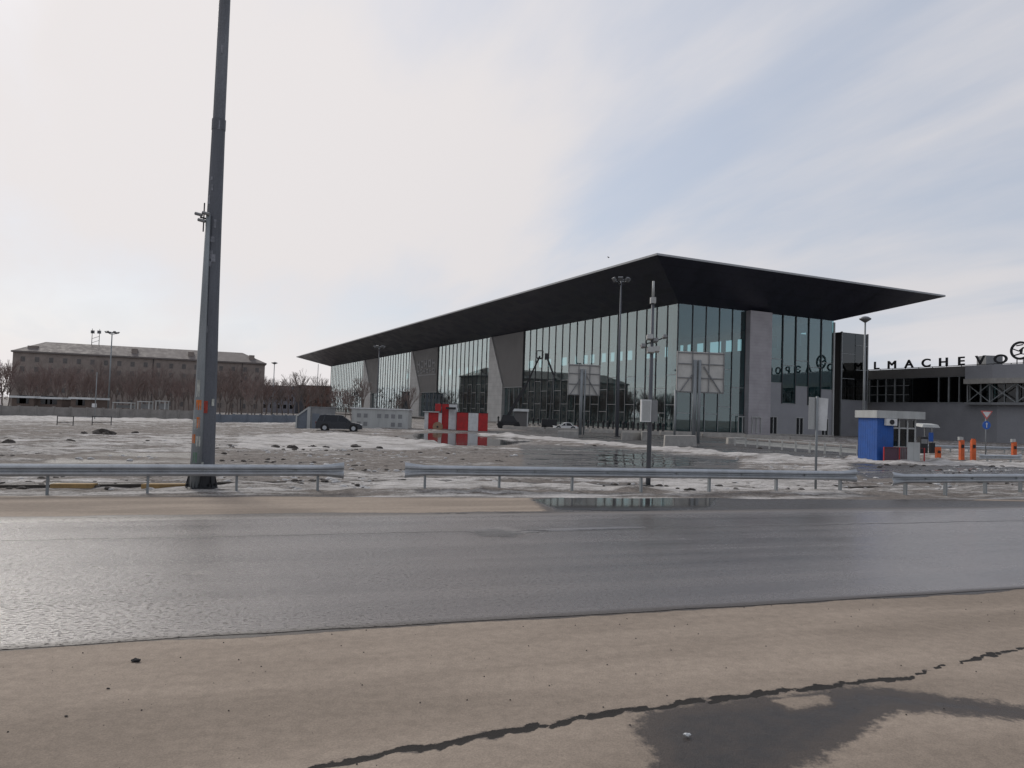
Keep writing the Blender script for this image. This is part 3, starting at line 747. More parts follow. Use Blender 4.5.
for x in (BL * .53, BL * .72, BL * .9): bbox(MB(), x, x + .18, -.2, -.07, 0, EH).obj('drainpipe', M['darkmetal'], blk)

# right part of the far background
def block(name, x0, x1, ytop, Yd, dep, mt, label, nwx, nwz, floor=3.0, roofcol='roofmat'):
    a, b = AT(x0, ytop, Yd), AT(x1, ytop, Yd); h = a.z; a.z = b.z = 0
    t = thing(name, label, 'building', a)
    MB().box(a.x, b.x, Yd, Yd + dep, -1, h).obj('wall', mt, t)
    MB().box(a.x - .3, b.x + .3, Yd - .3, Yd + dep + .3, h, h + .35).obj('roof', M[roofcol], t)
    for k in range(nwz):
        for i in range(nwx):
            x = a.x + 1.5 + i * (b.x - a.x - 3) / max(1, nwx - 1); z = 1.2 + k * floor
            MB().box(x - .6, x + .6, Yd - .04, Yd - .01, z, z + 1.5).obj('window', M['window'], t)
    return t
block('brick_building', 297, 331, 385.5, 392, 14, M['brick2'], 'red brown building low behind the left end of the terminal', 6, 3)
block('plaster_building', 262, 296, 386, 300, 12, M['greyhouse'], 'blue grey low building between brick block and red brown building', 5, 3)
M['shed'] = mat('brown shed boards', (.12, .09, .075), .9, 0, .3, 1)
lowb = block('snowy_roof_shed', 12, 34, 397.5, 138, 6, M['shed'], 'low brown shed with a white roof edge behind the concrete wall, far left', 3, 1, roofcol='white')
block('snowy_roof_shed', 36, 62, 398.5, 139, 6, M['shed'], 'middle brown shed with broken white roof edge behind the wall', 3, 1, roofcol='white')
block('snowy_roof_shed', 71, 90, 399, 137, 6, M['shed'], 'short brown shed with white roof edge beside the white cabinet', 2, 1, roofcol='white')
for i, (xa, xb, yt, yb, lab) in enumerate(((113, 131, 402, 409, 'row of white boards on posts behind the wall'), (138, 149, 401, 410, 'slim white frame shelter behind the concrete wall'), (156, 165, 400.5, 411, 'white frame shelter nearest the tall grey mast'))):
    a, b = AT(xa, yt, 138), AT(xb, yt, 138); h = a.z; zb_ = -.6
    t = thing('frame_shelter', lab, 'shelter', (a.x, 138, zb_), group='white frame shelters behind the wall')
    MB().box(a.x - .1, b.x + .1, 137.9, 139.6, h - .14, h).obj('roof', M['offwhite'], t)
    for x in (a.x, b.x):
        for y in (138, 139.4): MB().box(x - .07, x + .07, y, y + .14, zb_, h - .14).obj('post', M['offwhite'], t)
    MB().box(a.x, b.x, 139.2, 139.25, 1, h - .5).obj('back_panel', M['grey'], t)
p = AT(93.5, 408, 133); t = thing('utility_cabinet', 'small white cabinet on the left wall line under thin pole', 'cabinet', (p.x, 133, -.6))
MB().box(p.x - .32, p.x + .32, 133, 133.4, 1.0, AT(93, 403.5, 133).z).obj('cabinet_body', M['white'], t); MB().box(p.x - .1, p.x + .1, 133.05, 133.25, -.6, 1.0).obj('leg', M['grey'], t)

# ------------------------------------------------------------------ perimeter walls, left
def wall_run(pa, pb, npan, h, mt, name, label, th=.18):
    a = Vector((pa.x, pa.y, gz(pa.x, pa.y))); b = Vector((pb.x, pb.y, gz(pb.x, pb.y)))
    t = thing(name, label, 'wall', a)
    d = (b - a); n = Vector((-d.y, d.x, 0)).normalized()
    for i in range(npan):
        p, q = a + d * (i / npan), a + d * ((i + 1) / npan); dd = (q - p).normalized() * .08
        p1, q1 = p + dd, q - dd; j = random.uniform(-.03, .03)
        MB().hexa([p1 - UP * .4, q1 - UP * .4, q1 + n * th - UP * .4, p1 + n * th - UP * .4], [p1 + UP * (h + j), q1 + UP * (h + j), q1 + n * th + UP * (h + j), p1 + n * th + UP * (h + j)]).obj('panel', mt, t)
    for i in range(npan + 1):
        p = a + d * (i / npan); MB().box(p.x - .11, p.x + .11, p.y - .12, p.y + .3, p.z - .4, p.z + h + .1).obj('post', mt, t)
    return t
wa, wb = AT(-160, 412, 106), AT(193, 418, 132)
wall_run(wa, wb, 20, 1.58, M['concrete'], 'concrete_wall', 'grey concrete panel wall along the snow below the brick block')
wa, wb = AT(205, 418, 113), AT(333, 420, 128)
wall_run(wa, wb, 10, 1.28, M['bluewall'], 'painted_wall', 'lower blue grey wall right of the tall mast, behind the snow')
for x0, x1, lab in ((57, 73, 'thin dark railing frame in the snow, leftmost in front of the concrete wall'), (92, 111, 'thin dark railing frame in the snow, right one below the white cabinet')):
    a = G(x0, 425.5, -.55); b = G(x1, 426, -.55); t = thing('snow_fence', lab, 'railing', a, group='railing frames by the concrete wall')
    for p in (a, b): MB().tube(p, p + UP * 1.05, .045, n=6).obj('post', M['darkmetal'], t)
    MB().tube(a + UP * 1.0, b + UP * 1.0, .035, n=6).obj('top_rail', M['darkmetal'], t); MB().tube(a + UP * .35, b + UP * .35, .03, n=6).obj('lower_rail', M['darkmetal'], t)

# ------------------------------------------------------------------ masts
def mast(name, label, base, h, r0, r1, mt, head='ring', hr=.9, group=None, n=12):
    t = thing(name, label, 'mast', base, group=group)
    b = Vector(base); MB().tube(b - UP * .2, b + UP * h, r0, r1, n=n).obj('pole', mt, t, True)
    MB().lathe(b, [(r0 * 2, -.1), (r0 * 2, .06), (r0 * 1.2, .1)], 10).obj('base_flange', M['darkmetal'], t)
    if head == 'ring':
        rg = MB(); c = b + UP * (h - .3)
        for k in range(14):
            u, v = 2 * PI * k / 14, 2 * PI * (k + 1) / 14
            rg.bar(c + Vector((math.cos(u), math.sin(u), 0)) * hr, c + Vector((math.cos(v), math.sin(v), 0)) * hr, .09)
        for k in range(3): u = 2 * PI * k / 3; rg.bar(c - UP * .5, c + Vector((math.cos(u), math.sin(u), 0)) * hr, .08)
        rg.obj('lamp_ring', M['darkmetal'], t)
        for k in range(6):
            u = 2 * PI * k / 6 + .3; e = c + Vector((math.cos(u), math.sin(u), 0)) * (hr + .15); o = Vector((math.cos(u), math.sin(u), -.8)).normalized(); s_ = Vector((-math.sin(u), math.cos(u), 0))
            MB().obb(e + UP * .15, s_, o.cross(s_), o, .28, .24, .12).obj('floodlight', M['lamp'], t)
    elif head == 'disc':
        c = b + UP * h; MB().lathe(c, [(.12, -.35), (hr, 0), (hr, .1), (.3, .3), (.05, .35)], 20).obj('lamp_head', M['lamp'], t, True)
    elif head == 'arm':
        c = b + UP * h; MB().bar(c, c + Vector((1.2, 0, .15)), .07).obj('arm', mt, t); MB().box(c.x + .9, c.x + 1.6, c.y - .15, c.y + .15, c.z + .1, c.z + .25).obj('lamp_head', M['lamp'], t)
    return t
def base_at(px, Y): 
    p = AT(px, 430, Y); return Vector((p.x, p.y, gz(p.x, p.y)))
def hz(px): return 413 + .0332 * (px - 512)
def mast_px(name, label, pxb, ytop, Y, r0, r1, mt, **k):
    b = base_at(pxb, Y); h = H + (hz(pxb) - ytop) * Y / F - b.z; return mast(name, label, b, h, r0, r1, mt, **k)
mast_px('floodlight_mast', 'tall floodlight mast with lamp crown between the two billboards', 617, 278, 92, .20, .08, M['pole'], hr=.75)
mast_px('floodlight_mast', 'floodlight mast with flat crown above the far left brick block', 107, 331.5, 190, .22, .12, M['palepole'], hr=1.3)
mast_px('floodlight_mast', 'dark crowned mast seen against the far left part of the dark roof', 376, 346, 150, .14, .09, M['pole'], hr=.8)
mast_px('disc_lamp_mast', 'slim mast with flat round lamp head behind the blue booth', 863.5, 319, 85, .14, .09, M['palepole'], head='disc', hr=.62)
mast_px('street_lamp', 'thin street lamp right of the brick block', 271.5, 363, 220, .16, .1, M['palepole'], head='disc', hr=.9)
mast_px('lightning_rod', 'thin bare pole below the pointed far end of the roof', 315.5, 364, 300, .16, .1, M['pole'], head='none')
mast_px('slim_pole', 'thin pale pole above the small white cabinet', 94, 372, 113, .07, .05, M['palepole'], head='none')
# lattice antenna on the brick block roof
b = B(BL * .288, 7.5, EH + 4.0); t = thing('antenna_mast', 'twin antenna lattice on the roof of the brick block', 'antenna', b)
for dx in (-1.1, 1.1):
    MB().tube(b + bx * dx - UP * .6, b + bx * dx + UP * 5.6, .12, .07, n=6).obj('pole', M['darkmetal'], t)
    MB().box(b.x + dx - .5, b.x + dx + .5, b.y - .3, b.y + .3, b.z + 4.0, b.z + 5.0).obj('antenna_panel', M['lamp'], t)
for z in (.8, 2.2): MB().bar(b + bx * -1.1 + UP * z, b + bx * 1.1 + UP * (z + .9), .12).obj('brace', M['darkmetal'], t)

# main foreground pole ------------------------------------------------
pb = AT(201.3, 488, 21.4); pb.z = .02
mp = thing('light_mast', 'tall thick faceted grey mast behind the guardrail, patched with stickers low down', 'mast', pb)
prof = [(.345, 0), (.315, 1.0), (.285, 2.85), (.235, 5.2), (.205, 7.5), (.178, 10.3)]
MB().lathe(pb, prof, 12, .2).obj('lower_pole', M['pole'], mp)
MB().lathe(pb, [(.168, 10.25), (.155, 13.5), (.12, 20)], 12, .2).obj('upper_pole', M['galv'] if 0 else mat('paler upper mast paint', (.15, .16, .18), .6, .1, .45, 2.5, streak=True), mp)
MB().lathe(pb, [(.190, 10.05), (.190, 10.35)], 12, .2).obj('joint_band', M['pole'], mp)
fl = MB().lathe(pb, [(.43, 0), (.43, .07), (.36, .1), (.34, .45)], 12, .2).obj('base_flange', M['darkmetal'], mp)
for k in range(10):
    u = 2 * PI * k / 10; c = pb + Vector((math.cos(u), math.sin(u), 0)) * .39
    MB().tube(c + UP * .05, c + UP * .17, .03, n=6).obj('bolt', M['darkmetal'], mp)
for k in range(8):
    u = 2 * PI * k / 8 + .3; o = Vector((math.cos(u), math.sin(u), 0))
    MB().prism([pb + o * .33 + UP * .07, pb + o * .42 + UP * .07, pb + o * .34 + UP * .42], Vector((-o.y, o.x, 0)) * .02).obj('gusset', M['darkmetal'], mp)
for k in range(3):
    c = pb + UP * 19.8; u = 2 * PI * k / 3; MB().bar(c, c + Vector((math.cos(u), math.sin(u), 0)) * .9, .08).obj('arm', M['darkmetal'], mp)
    MB().box(c.x + math.cos(u) * .9 - .25, c.x + math.cos(u) * .9 + .25, c.y + math.sin(u) * .9 - .15, c.y + math.sin(u) * .9 + .15, c.z - .15, c.z + .1).obj('floodlight', M['lamp'], mp)
def sticker(pc, r_at, px, py0, py1, w, mt, par, name='sticker'):
    # curved patch wrapped on the pole at the given height
    z0 = H + (hz(px) - py1) * pc.y / F; z1 = H + (hz(px) - py0) * pc.y / F; r = r_at(.5 * (z0 + z1)) + .008
    ctr = AT(px, (py0 + py1) / 2, pc.y).x; cx = pc.x; sx = max(-.9, min(.9, (ctr - cx) / r)); a = math.asin(sx); da = w / r / 2
    m = MB(); n = 5
    for i in range(n):
        u, v = a - da + 2 * da * i / n, a - da + 2 * da * (i + 1) / n
        P = lambda q, z: Vector((pc.x + math.sin(q) * r, pc.y - math.cos(q) * r, z))
        m.quad(P(u, z0), P(v, z0), P(v, z1), P(u, z1))
    return m.obj(name, mt, par)
stg = mat('faded orange sticker', (.62, .17, .03), .7, 0, .5, 9); stw = mat('faded white sticker', (.45, .46, .42), .7, 0, .45, 9); str_ = mat('faded red sticker', (.40, .05, .03), .7, 0, .5, 9); stgr = mat('faded green sticker', (.12, .2, .14), .7, 0, .4, 9)
rm = lambda z: float(np.interp(z, [0, 1, 2.85, 5.2], [.345, .315, .285, .235]))
for (px, y0, y1, w, mm) in ((208, 401, 413, .2, str_), (201.5, 418, 429, .2, stg), (200, 451, 462, .22, stg), (204, 400, 412, .14, stw), (199, 412, 418, .16, stgr), (203, 435, 446, .2, stw), (206, 461, 466, .1, stw), (200, 429, 434, .1, stgr), (215, 399, 406, .09, stw), (205, 385, 398, .1, stw), (196.5, 455, 464, .09, stw)):
    sticker(pb, rm, px, y0, y1, w, mm, mp)
rng = random.Random(4)
for i in range(16):
    z = rng.uniform(3.6, 13); py = hz(212) - (z - H) * F / pb.y; r = float(np.interp(z, [0, 2.85, 5.2, 7.5, 10.3, 13.5], [.345, .285, .235, .205, .175, .155]))
    sticker(pb, lambda q: r, pb.x and (to_px(np.float64(pb.x + rng.uniform(-.6, .6) * r), np.float64(pb.y), np.float64(z))[0]), py - rng.uniform(1, 5), py + rng.uniform(1, 5), rng.uniform(.05, .12), mat('pale flaked paint', (.24, .25, .28), .8, 0, .5, 9), mp, 'paint_patch')
# slim camera pole just left of it
cb = AT(195.2, 486, 21.1); cb.z = .02
cp = thing('camera_pole', 'slim pale pole with small cameras on top, pressed against the tall grey mast', 'pole', cb)
MB().lathe(cb, [(.15, 0), (.135, 2.0), (.09, 5.0), (.06, 7.6)], 12).obj('pole', M['palepole'], cp, True)
MB().lathe(cb, [(.22, 0), (.22, .05), (.15, .08), (.14, .35)], 10).obj('base_flange', M['darkmetal'], cp)
c = cb + UP * 7.45
MB().bar(c, c + Vector((-.22, 0, .05)), .04).obj('bracket', M['darkmetal'], cp); MB().tube(c + Vector((-.12, 0, -.35)), c + Vector((-.12, 0, .45)), .018, n=6).obj('whip_antenna', M['darkmetal'], cp)
for dx, dz, rz in ((-.24, .12, .5), (-.04, .15, -.4), (-.15, -.05, .2)):
    q = c + Vector((dx, 0, dz)); MB().tube(q - Vector((.1, .05, -.02)), q + Vector((.1, -.08, -.03)), .045, n=8).obj('camera', M['grey'], cp)
rc_ = lambda z: float(np.interp(z, [0, 2, 5, 7.6], [.14, .125, .09, .065]))
for (px, y0, y1, w, mm) in ((200.5, 400, 410, .14, stg), (198, 419, 429, .17, stw), (195.5, 434, 443, .13, stg), (199.5, 436, 446, .14, stw), (200, 380, 397, .09, stw), (197, 452, 462, .12, stgr), (200, 417, 428, .09, stg)):
    sticker(cb, rc_, px, y0, y1, w, mm, cp)

# signal / camera mast at 650 ------------------------------------------
b = AT(648, 489, 26.8); b.z = .02
t = thing('camera_mast', 'slim grey mast with white antenna, camera cluster and white cabinet behind the middle guardrail', 'mast', b)
MB().lathe(b, [(.085, 0), (.075, 3.0), (.05, 6.6)], 10).obj('pole', M['pole'], t, True)
MB().lathe(b, [(.2, 0), (.2, .04), (.1, .06)], 10).obj('base_flange', M['darkmetal'], t)
zz = lambda py: H + (hz(652) - py) * 26.8 / F
MB().tube(b + UP * 6.5, b + UP * zz(293), .03, n=8).obj('top_tube', M['pole'], t); MB().tube(b + UP * (zz(297)), b + UP * zz(281), .05, .04, n=10).obj('antenna', M['offwhite'], t, True)
MB().box(b.x - .09, b.x + .09, b.y - .1, b.y + .1, zz(303), zz(297)).obj('radio_box', M['offwhite'], t)
MB().bar(b + Vector((-.4, 0, zz(347))), b + Vector((.5, 0, zz(337))), .04).obj('cross_arm', M['darkmetal'], t)
for dx, py, w in ((-.32, 347, .07), (-.1, 338, .1), (.13, 350, .11), (.42, 337, .06), (-.05, 351, .12), (.1, 341, .08)):
    q = b + Vector((dx, -.1, zz(py))); MB().obb(q, (1, 0, 0), (0, .97, -.2), (0, .2, .97), w, .12, w * .8).obj('camera', M['offwhite'] if w > .09 else M['grey'], t)
cbx = MB().box(b.x - .36, b.x - .02, b.y - .36, b.y - .1, zz(422), zz(400)).obj('cabinet', M['white'], t)
MB().box(b.x - .005, b.x + .20, b.y - .34, b.y - .1, zz(421.5), zz(400.5)).obj('cabinet', M['grey'], t)
MB().box(b.x - .33, b.x - .05, b.y - .365, b.y - .361, zz(421), zz(401)).obj('door', M['offwhite'], cbx)

# back of road sign at 818 ---------------------------------------------
b = AT(815.5, 490, 27.4); b.z = .02
t = thing('road_sign', 'back of a pale folded road sign on a thin grey post behind the guardrail end', 'sign', b)
zz = lambda py: H + (hz(819) - py) * 27.4 / F
MB().tube(b, b + UP * zz(397), .045, n=8).obj('post', M['palepole'], t, True)
MB().prism([b + Vector((-.04, .03, zz(430))), b + Vector((-.33, -.12, zz(430))), b + Vector((-.33, -.12, zz(398))), b + Vector((-.04, .03, zz(398)))], (0, .02, 0)).obj('sign_plate', M['offwhite'], t)
MB().prism([b + Vector((.04, .03, zz(431))), b + Vector((.31, -.10, zz(431))), b + Vector((.36, -.10, zz(399))), b + Vector((.04, .03, zz(398)))], (0, .02, 0)).obj('sign_plate', M['white'], t)

# ------------------------------------------------------------------ guardrails
def guardrail(label, pa, pb, posts, h=.75, ends=(True, True), name='guardrail', wbar=.31):
    a, b = Vector(pa), Vector(pb); d = (b - a).normalized(); o = Vector((d.y, -d.x, 0))
    if o.y > 0: o = -o
    t = thing(name, label, 'guardrail', a, group='roadside guardrails')
    # W profile (offset, z)
    pf = [(0, 0), (.03, .02), (.08, .06), (.08, .10), (0, .14), (0, .17), (.08, .21), (.08, .25), (.03, .29), (0, .31)]
    m = MB(); Ln = (b - a).length; st = []
    n = max(2, int(Ln / 1.0)); xs_ = [Ln * i / n for i in range(n + 1)]
    secs = []
    for x in xs_: secs.append((x, 1.0, 1.0))
    fl = []
    if ends[1]: secs[-1] = (Ln, 1, 1); secs += [(Ln + .3, .85, 1.2), (Ln + .62, .7, 1.5)]
    if ends[0]: secs = [(-.62, .7, 1.5), (-.3, .85, 1.2)] + secs
    i0 = len(m.v); k = len(pf)
    rj = random.Random(int(abs(a.x) * 100))
    for x, fo, fz in secs:
        wob = rj.uniform(-.008, .008)
        for (po, pz) in pf:
            m.v.append(a + d * x + o * (po * fo + .10 + wob) + UP * (h - .155 + (pz - .155) * fz))
        for (po, pz) in reversed(pf):
            m.v.append(a + d * x + o * (po * fo + .096 + wob - .006) + UP * (h - .155 + (pz - .155) * fz))
    K = 2 * k
    for s_ in range(len(secs) - 1):
        for j in range(K): q = i0 + s_ * K; j2 = (j + 1) % K; m.f.append((q + j, q + j2, q + K + j2, q + K + j))
    m.f.append(tuple(i0 + j for j in range(K))); q = i0 + (len(secs) - 1) * K; m.f.append(tuple(q + j for j in range(K)))
    bm_ = m.obj('beam', M['galv'], t)
    x = 1.0
    while x < Ln:
        c = a + d * x + o * .12 + UP * (h - .155); MB().obb(c, d, o, UP, .035, .03, .025).obj('bolt_plate', M['transom'], bm_); x += 2.4
    for px in posts:
        # intersection of pixel column with the rail line
        r_ = ray(px, 480); k_ = 0
        # solve a + d*x lies on the vertical plane through the ray
        nn = Vector((r_.y, -r_.x, 0)); x = -nn.dot(Vector((a.x, a.y, 0))) / nn.dot(d); c = a + d * x
        pm = MB(); lean = Vector((random.uniform(-.02, .02), 0, 0))
        pm.hexa([c - d * .03 - o * .05 - UP * .2, c + d * .03 - o * .05 - UP * .2, c + d * .03 + o * .07 - UP * .2, c - d * .03 + o * .07 - UP * .2],
                [c - d * .03 - o * .05 + UP * (h - .06) + lean, c + d * .03 - o * .05 + UP * (h - .06) + lean, c + d * .03 + o * .07 + UP * (h - .06) + lean, c - d * .03 + o * .07 + UP * (h - .06) + lean])
        pm.obj('post', M['palepole'], t)
    return t
guardrail('long left guardrail running out of the picture in front of the tall mast', (-17.9, 16.4, .02), (-5.30, 21.78, .02), (-60, 48, 148, 237, 318), ends=(False, True))
guardrail('middle guardrail with flared ends in front of the slim camera mast', (-2.50, 23.02, .02), (11.45, 26.79, .02), (425, 499, 572, 641, 709, 776, 840))
guardrail('right guardrail starting below the blue booth and leaving the picture', (13.4, 26.3, .02), (24, 31, .02), (905, 945, 985, 1020), ends=(True, False))
# far guardrails near the booth
guardrail('short low guardrail in front of the orange pillars', G(984, 463.5), G(1014, 463.8), (987, 1010), h=.62, name='short_guardrail')
a = G(926, 452.5); b2 = G(1060, 455); guardrail('pale guardrail behind the orange pillars at the far right', a, b2, (932, 950, 968, 986, 1004, 1022), h=.7, name='short_guardrail', ends=(False, False))

# yellow kerb blocks and dark rail strip behind the left guardrail
for i, (x0, x1, lab) in enumerate(((50, 92, 'yellow painted kerb block in the snow behind the left guardrail, left of its neighbour'), (141, 186, 'yellow painted kerb block beside the foot of the tall mast'))):
    a, b2 = G(x0, 488.5), G(x1, 488.5); o = MB().hexa([a - UP * .1, b2 - UP * .1, b2 + Vector((0, .3, -.1)), a + Vector((0, .3, -.1))], [a + UP * .12, b2 + UP * .12, b2 + Vector((0, .28, .12)), a + Vector((0, .28, .12))]).obj('kerb_block', M['yellow'], None)
    tag(o, lab, 'kerb block', 'yellow kerb blocks')
for i, (x0, x1, y0, y1, lab) in enumerate(((-40, 49, 488.5, 488, 'dark kerb beam in the snow at the far left behind the guardrail'), (93, 140, 487.5, 487, 'dark kerb beam between the two yellow kerb blocks'), (216, 290, 485, 484, 'dark kerb beam right of the tall mast'), (850, 900, 489, 488, 'dark kerb beam in the gap between middle and right guardrails'))):
    a, b2 = G(x0, y0), G(x1, y1); o = MB().hexa([a - UP * .1, b2 - UP * .1, b2 + Vector((0, .16, -.1)), a + Vector((0, .16, -.1))], [a + UP * .08, b2 + UP * .08, b2 + Vector((0, .16, .08)), a + Vector((0, .16, .08))]).obj('kerb_beam', M['dirt'], None)
    tag(o, lab, 'kerb beam', 'dark kerb beams')

# ------------------------------------------------------------------ billboards seen from behind
def billboard(label, x0, x1, y0, y1, Y, posts, foot, yaw):
    c0, c1 = AT(x0, y1, Y), AT(x1, y1, Y); cx = (c0.x + c1.x) / 2; w = (c1.x - c0.x) / math.cos(yaw) / 2
    zb_ = AT((x0 + x1) / 2, y1, Y).z; zt = AT((x0 + x1) / 2, y0, Y).z
    t = thing('billboard', label, 'billboard', (cx, Y, 0), group='billboards seen from behind')
    d = Vector((math.cos(yaw), math.sin(yaw), 0)); o = Vector((d.y, -d.x, 0)); c = Vector((cx, Y, 0))
    MB().obb(c + UP * (zb_ + zt) / 2, d, o, UP, w, .06, (zt - zb_) / 2).obj('board', M['board'], t)
    def P(u, v, k=.12): return c + d * (u * w) + UP * (zb_ + (zt - zb_) * v) + o * k
    m = MB()
    for v in (.02, .36, .70, .97): m.bar(P(-1, v), P(1, v), .09)
    for u in (-.99, -.35, .35, .99): m.bar(P(u, 0, .14), P(u, 1, .14), .08)
    for s_ in (-1, 1): m.bar(P(s_ * .12, .65, .2), P(s_ * .85, .03, .2), .1)
    m.obj('back_frame', M['grey'], t)
    for px, r, ztop in posts:
        q = AT(px, y1, Y); MB().tube(Vector((q.x, Y - .25, -.1)), Vector((q.x, Y - .25, zb_ + (zt - zb_) * ztop)), r, n=10).obj('post', M['palepole'], t, True)
    return t
billboard('smaller pale billboard seen from behind, on a single post, nearer the boom lift', 567.5, 599.5, 364.5, 395.5, 95, ((581, .2, .85), (584.5, .1, .85)), None, .12)
billboard('larger pale billboard seen from behind in front of the glass corner', 675.5, 724, 352, 393, 76, ((694, .2, .8), (698.5, .16, .8), (675, .11, .05)), None, .12)
def cblock(x0, x1, yb, hpx, label, group='concrete foundation blocks', dep=1.6):
    a, b2 = G(x0, yb), G(x1, yb); h = hpx * a.y / F; m = MB()
    m.hexa([a - UP * .2, b2 - UP * .2, b2 + Vector((.2, dep, -.2)), a + Vector((.2, dep, -.2))], [a + Vector((.06, .06, h)), b2 + Vector((-.06, .06, h)), b2 + Vector((.14, dep, h)), a + Vector((.26, dep, h))])
    return tag(m.obj('concrete_block', M['paleconc'], None, loc=a), label, 'concrete block', group)
cblock(557, 578, 438, 7, 'pale concrete block at the foot of the smaller billboard')
cblock(664.5, 697, 446.5, 11, 'wide pale concrete block at the foot of the larger billboard')
cblock(621.5, 641, 440, 8, 'concrete block between floodlight mast and slim camera mast')
cblock(641.5, 650, 440.5, 9, 'narrow white concrete block right behind the slim camera mast')
cblock(728, 747, 444, 6, 'low concrete block right of the larger billboard before the railings')
# low boundary of blocks before the terminal
rr = random.Random(8)
xsn = [502, 545, 590, 614, 660, 702, 745, 790, 835]
kl = ['low pale kerb wall below the boom lift', 'low pale kerb wall by the small white car', 'short low kerb wall right of the smaller billboard post', 'low pale kerb wall around the floodlight mast foot', 'low pale kerb wall behind the larger billboard foot', 'low pale kerb wall below the glass corner doors', 'low pale kerb wall in front of the lilac grey pier', 'low pale kerb wall behind the folded road sign']
for i in range(8):
    ya, yb_ = 429.3 + (xsn[i] - 502) * .036, 429.3 + (xsn[i + 1] - 502) * .036
    a, b2 = G(xsn[i] + .5, ya), G(xsn[i + 1] - .5, yb_)
    o = MB().hexa([a - UP * .2, b2 - UP * .2, b2 + Vector((0, .6, -.2)), a + Vector((0, .6, -.2))], [a + UP * .5, b2 + UP * .5, b2 + Vector((0, .6, .5)), a + Vector((0, .6, .5))]).obj('kerb_wall', M['paleconc'], None)
    tag(o, kl[i], 'kerb wall', 'low kerb walls before the terminal')

# white railing modules
mod = None
RA, RB = G(735, 446), G(858, 457); nm = 9
for i in range(nm):
    p = RA + (RB - RA) * (i / nm); q = RA + (RB - RA) * ((i + .93) / nm)
    lab = 'pale steel railing section, number %s from the left of nine before the terminal' % ['one', 'two', 'three', 'four', 'five', 'six', 'seven', 'eight', 'nine'][i]
    ang = math.atan2((q - p).y, (q - p).x); ln = (q - p).length
    if mod is None:
        mod = thing('railing_section', lab, 'railing', (0, 0, 0), group='pale railing sections before the terminal')
        for x in (0, ln): MB().box(x - .03, x + .03, -.03, .03, -.2, .85).obj('post', M['offwhite'], mod)
        for z in (.25, .5, .78): MB().box(.03, ln - .03, -.02, .02, z, z + .08).obj('rail', M['offwhite'], mod)
        MB().box(.04, ln - .04, .0, .012, .3, .5).obj('infill_panel', M['corr'], mod)
        mod.location = p; mod.rotation_euler = (0, 0, ang); first = mod
    else: dup(first, p, ang, lab)

# ------------------------------------------------------------------ booth
th = math.radians(6); bc = G(877, 461.5); bc.z = 0
bt = thing('checkpoint_booth', 'blue checkpoint booth with pale flat roof and glazed cabin', 'booth', bc, th)
dx_, dy_ = Vector((math.cos(th), math.sin(th), 0)), Vector((-math.sin(th), math.cos(th), 0))
def Q(x, y, z): return bc + dx_ * x + dy_ * y + UP * z
def qb(mb, x0, x1, y0, y1, z0, z1): return mb.hexa([Q(x0, y0, z0), Q(x1, y0, z0), Q(x1, y1, z0), Q(x0, y1, z0)], [Q(x0, y0, z1), Q(x1, y0, z1), Q(x1, y1, z1), Q(x0, y1, z1)])
pxm = bc.y / F
W1, W2, BH = 17 * pxm, 44 * pxm, 43.5 * pxm
qb(MB(), 0, W1, 0, 2.3, 0, BH).obj('blue_cabin', M['blue'], bt)
m = MB()
for i in range(7): x = .05 + i * (W1 - .1) / 6; qb(m, x - .015, x + .015, -.010, -.002, 0, BH)
for i in range(9): y = .05 + i * 2.2 / 8; qb(m, -.010, -.002, y - .015, y + .015, 0, BH)
m.obj('rib', M['blue'], bt)
qb(MB(), W1 + .01, W2, .3, 2.2, 0, .95).obj('cabin_base', M['grey'], bt)
qb(MB(), W1 + .02, W2 - .02, .36, 2.15, .95, BH - .1).obj('cabin_glass', M['glassdark'], bt)
m = MB()
for x in (W1 + .05, W1 + (W2 - W1) * .33, W1 + (W2 - W1) * .66, W2 - .06): qb(m, x - .05, x + .05, .28, .355, .95, BH)
qb(m, W1 + .02, W2, .29, .35, 2.2, 2.3); qb(m, W1 + .02, W2, .29, .35, .95, 1.03)
m.obj('window_frame', M['offwhite'], bt)
qb(MB(), -.15, W2 + .35, -.15, 2.5, BH, BH + .5).obj('roof', M['paleconc'] if 0 else M['offwhite'], bt)
acu = qb(MB(), W1 * .4, W1 * 1.05, -.32, -.03, BH - .48, BH - .02).obj('air_conditioner', M['white'], bt)
c = Q(W1 * .72, -.325, BH - .25); MB().tube(c, c + dy_ * -.02, .17, n=14).obj('fan', M['darkmetal'], acu)
m = MB()
fn = thing('red_fence', 'low red railing with pale sheet panel in front of the booth cabin', 'fence', Q(.1, -.6, 0), th)
for x in (.1, W1 + .05, W2 * .75, W2): qb(MB(), x - .03, x + .03, -.63, -.57, -.1, 1.0).obj('post', M['red'], fn)
for z in (.1, .95): qb(MB(), .1, W2, -.6, -.57, z, z + .05).obj('rail', M['brownred'], fn)
for i in range(9): x = W1 + .1 + i * (W2 * .72 - W1 - .1) / 8; qb(m, x, x + .02, -.6, -.58, .15, .95)
m.obj('bars', M['brownred'], fn); qb(MB(), W2 * .58, W2 * .88, -.665, -.64, .1, 1.35).obj('sheet_panel', M['corr'], fn); qb(MB(), .1, W1, -.56, -.55, .1, .98).obj('mesh_panel', mat('purple brown mesh', (.09, .05, .07), .8), fn)

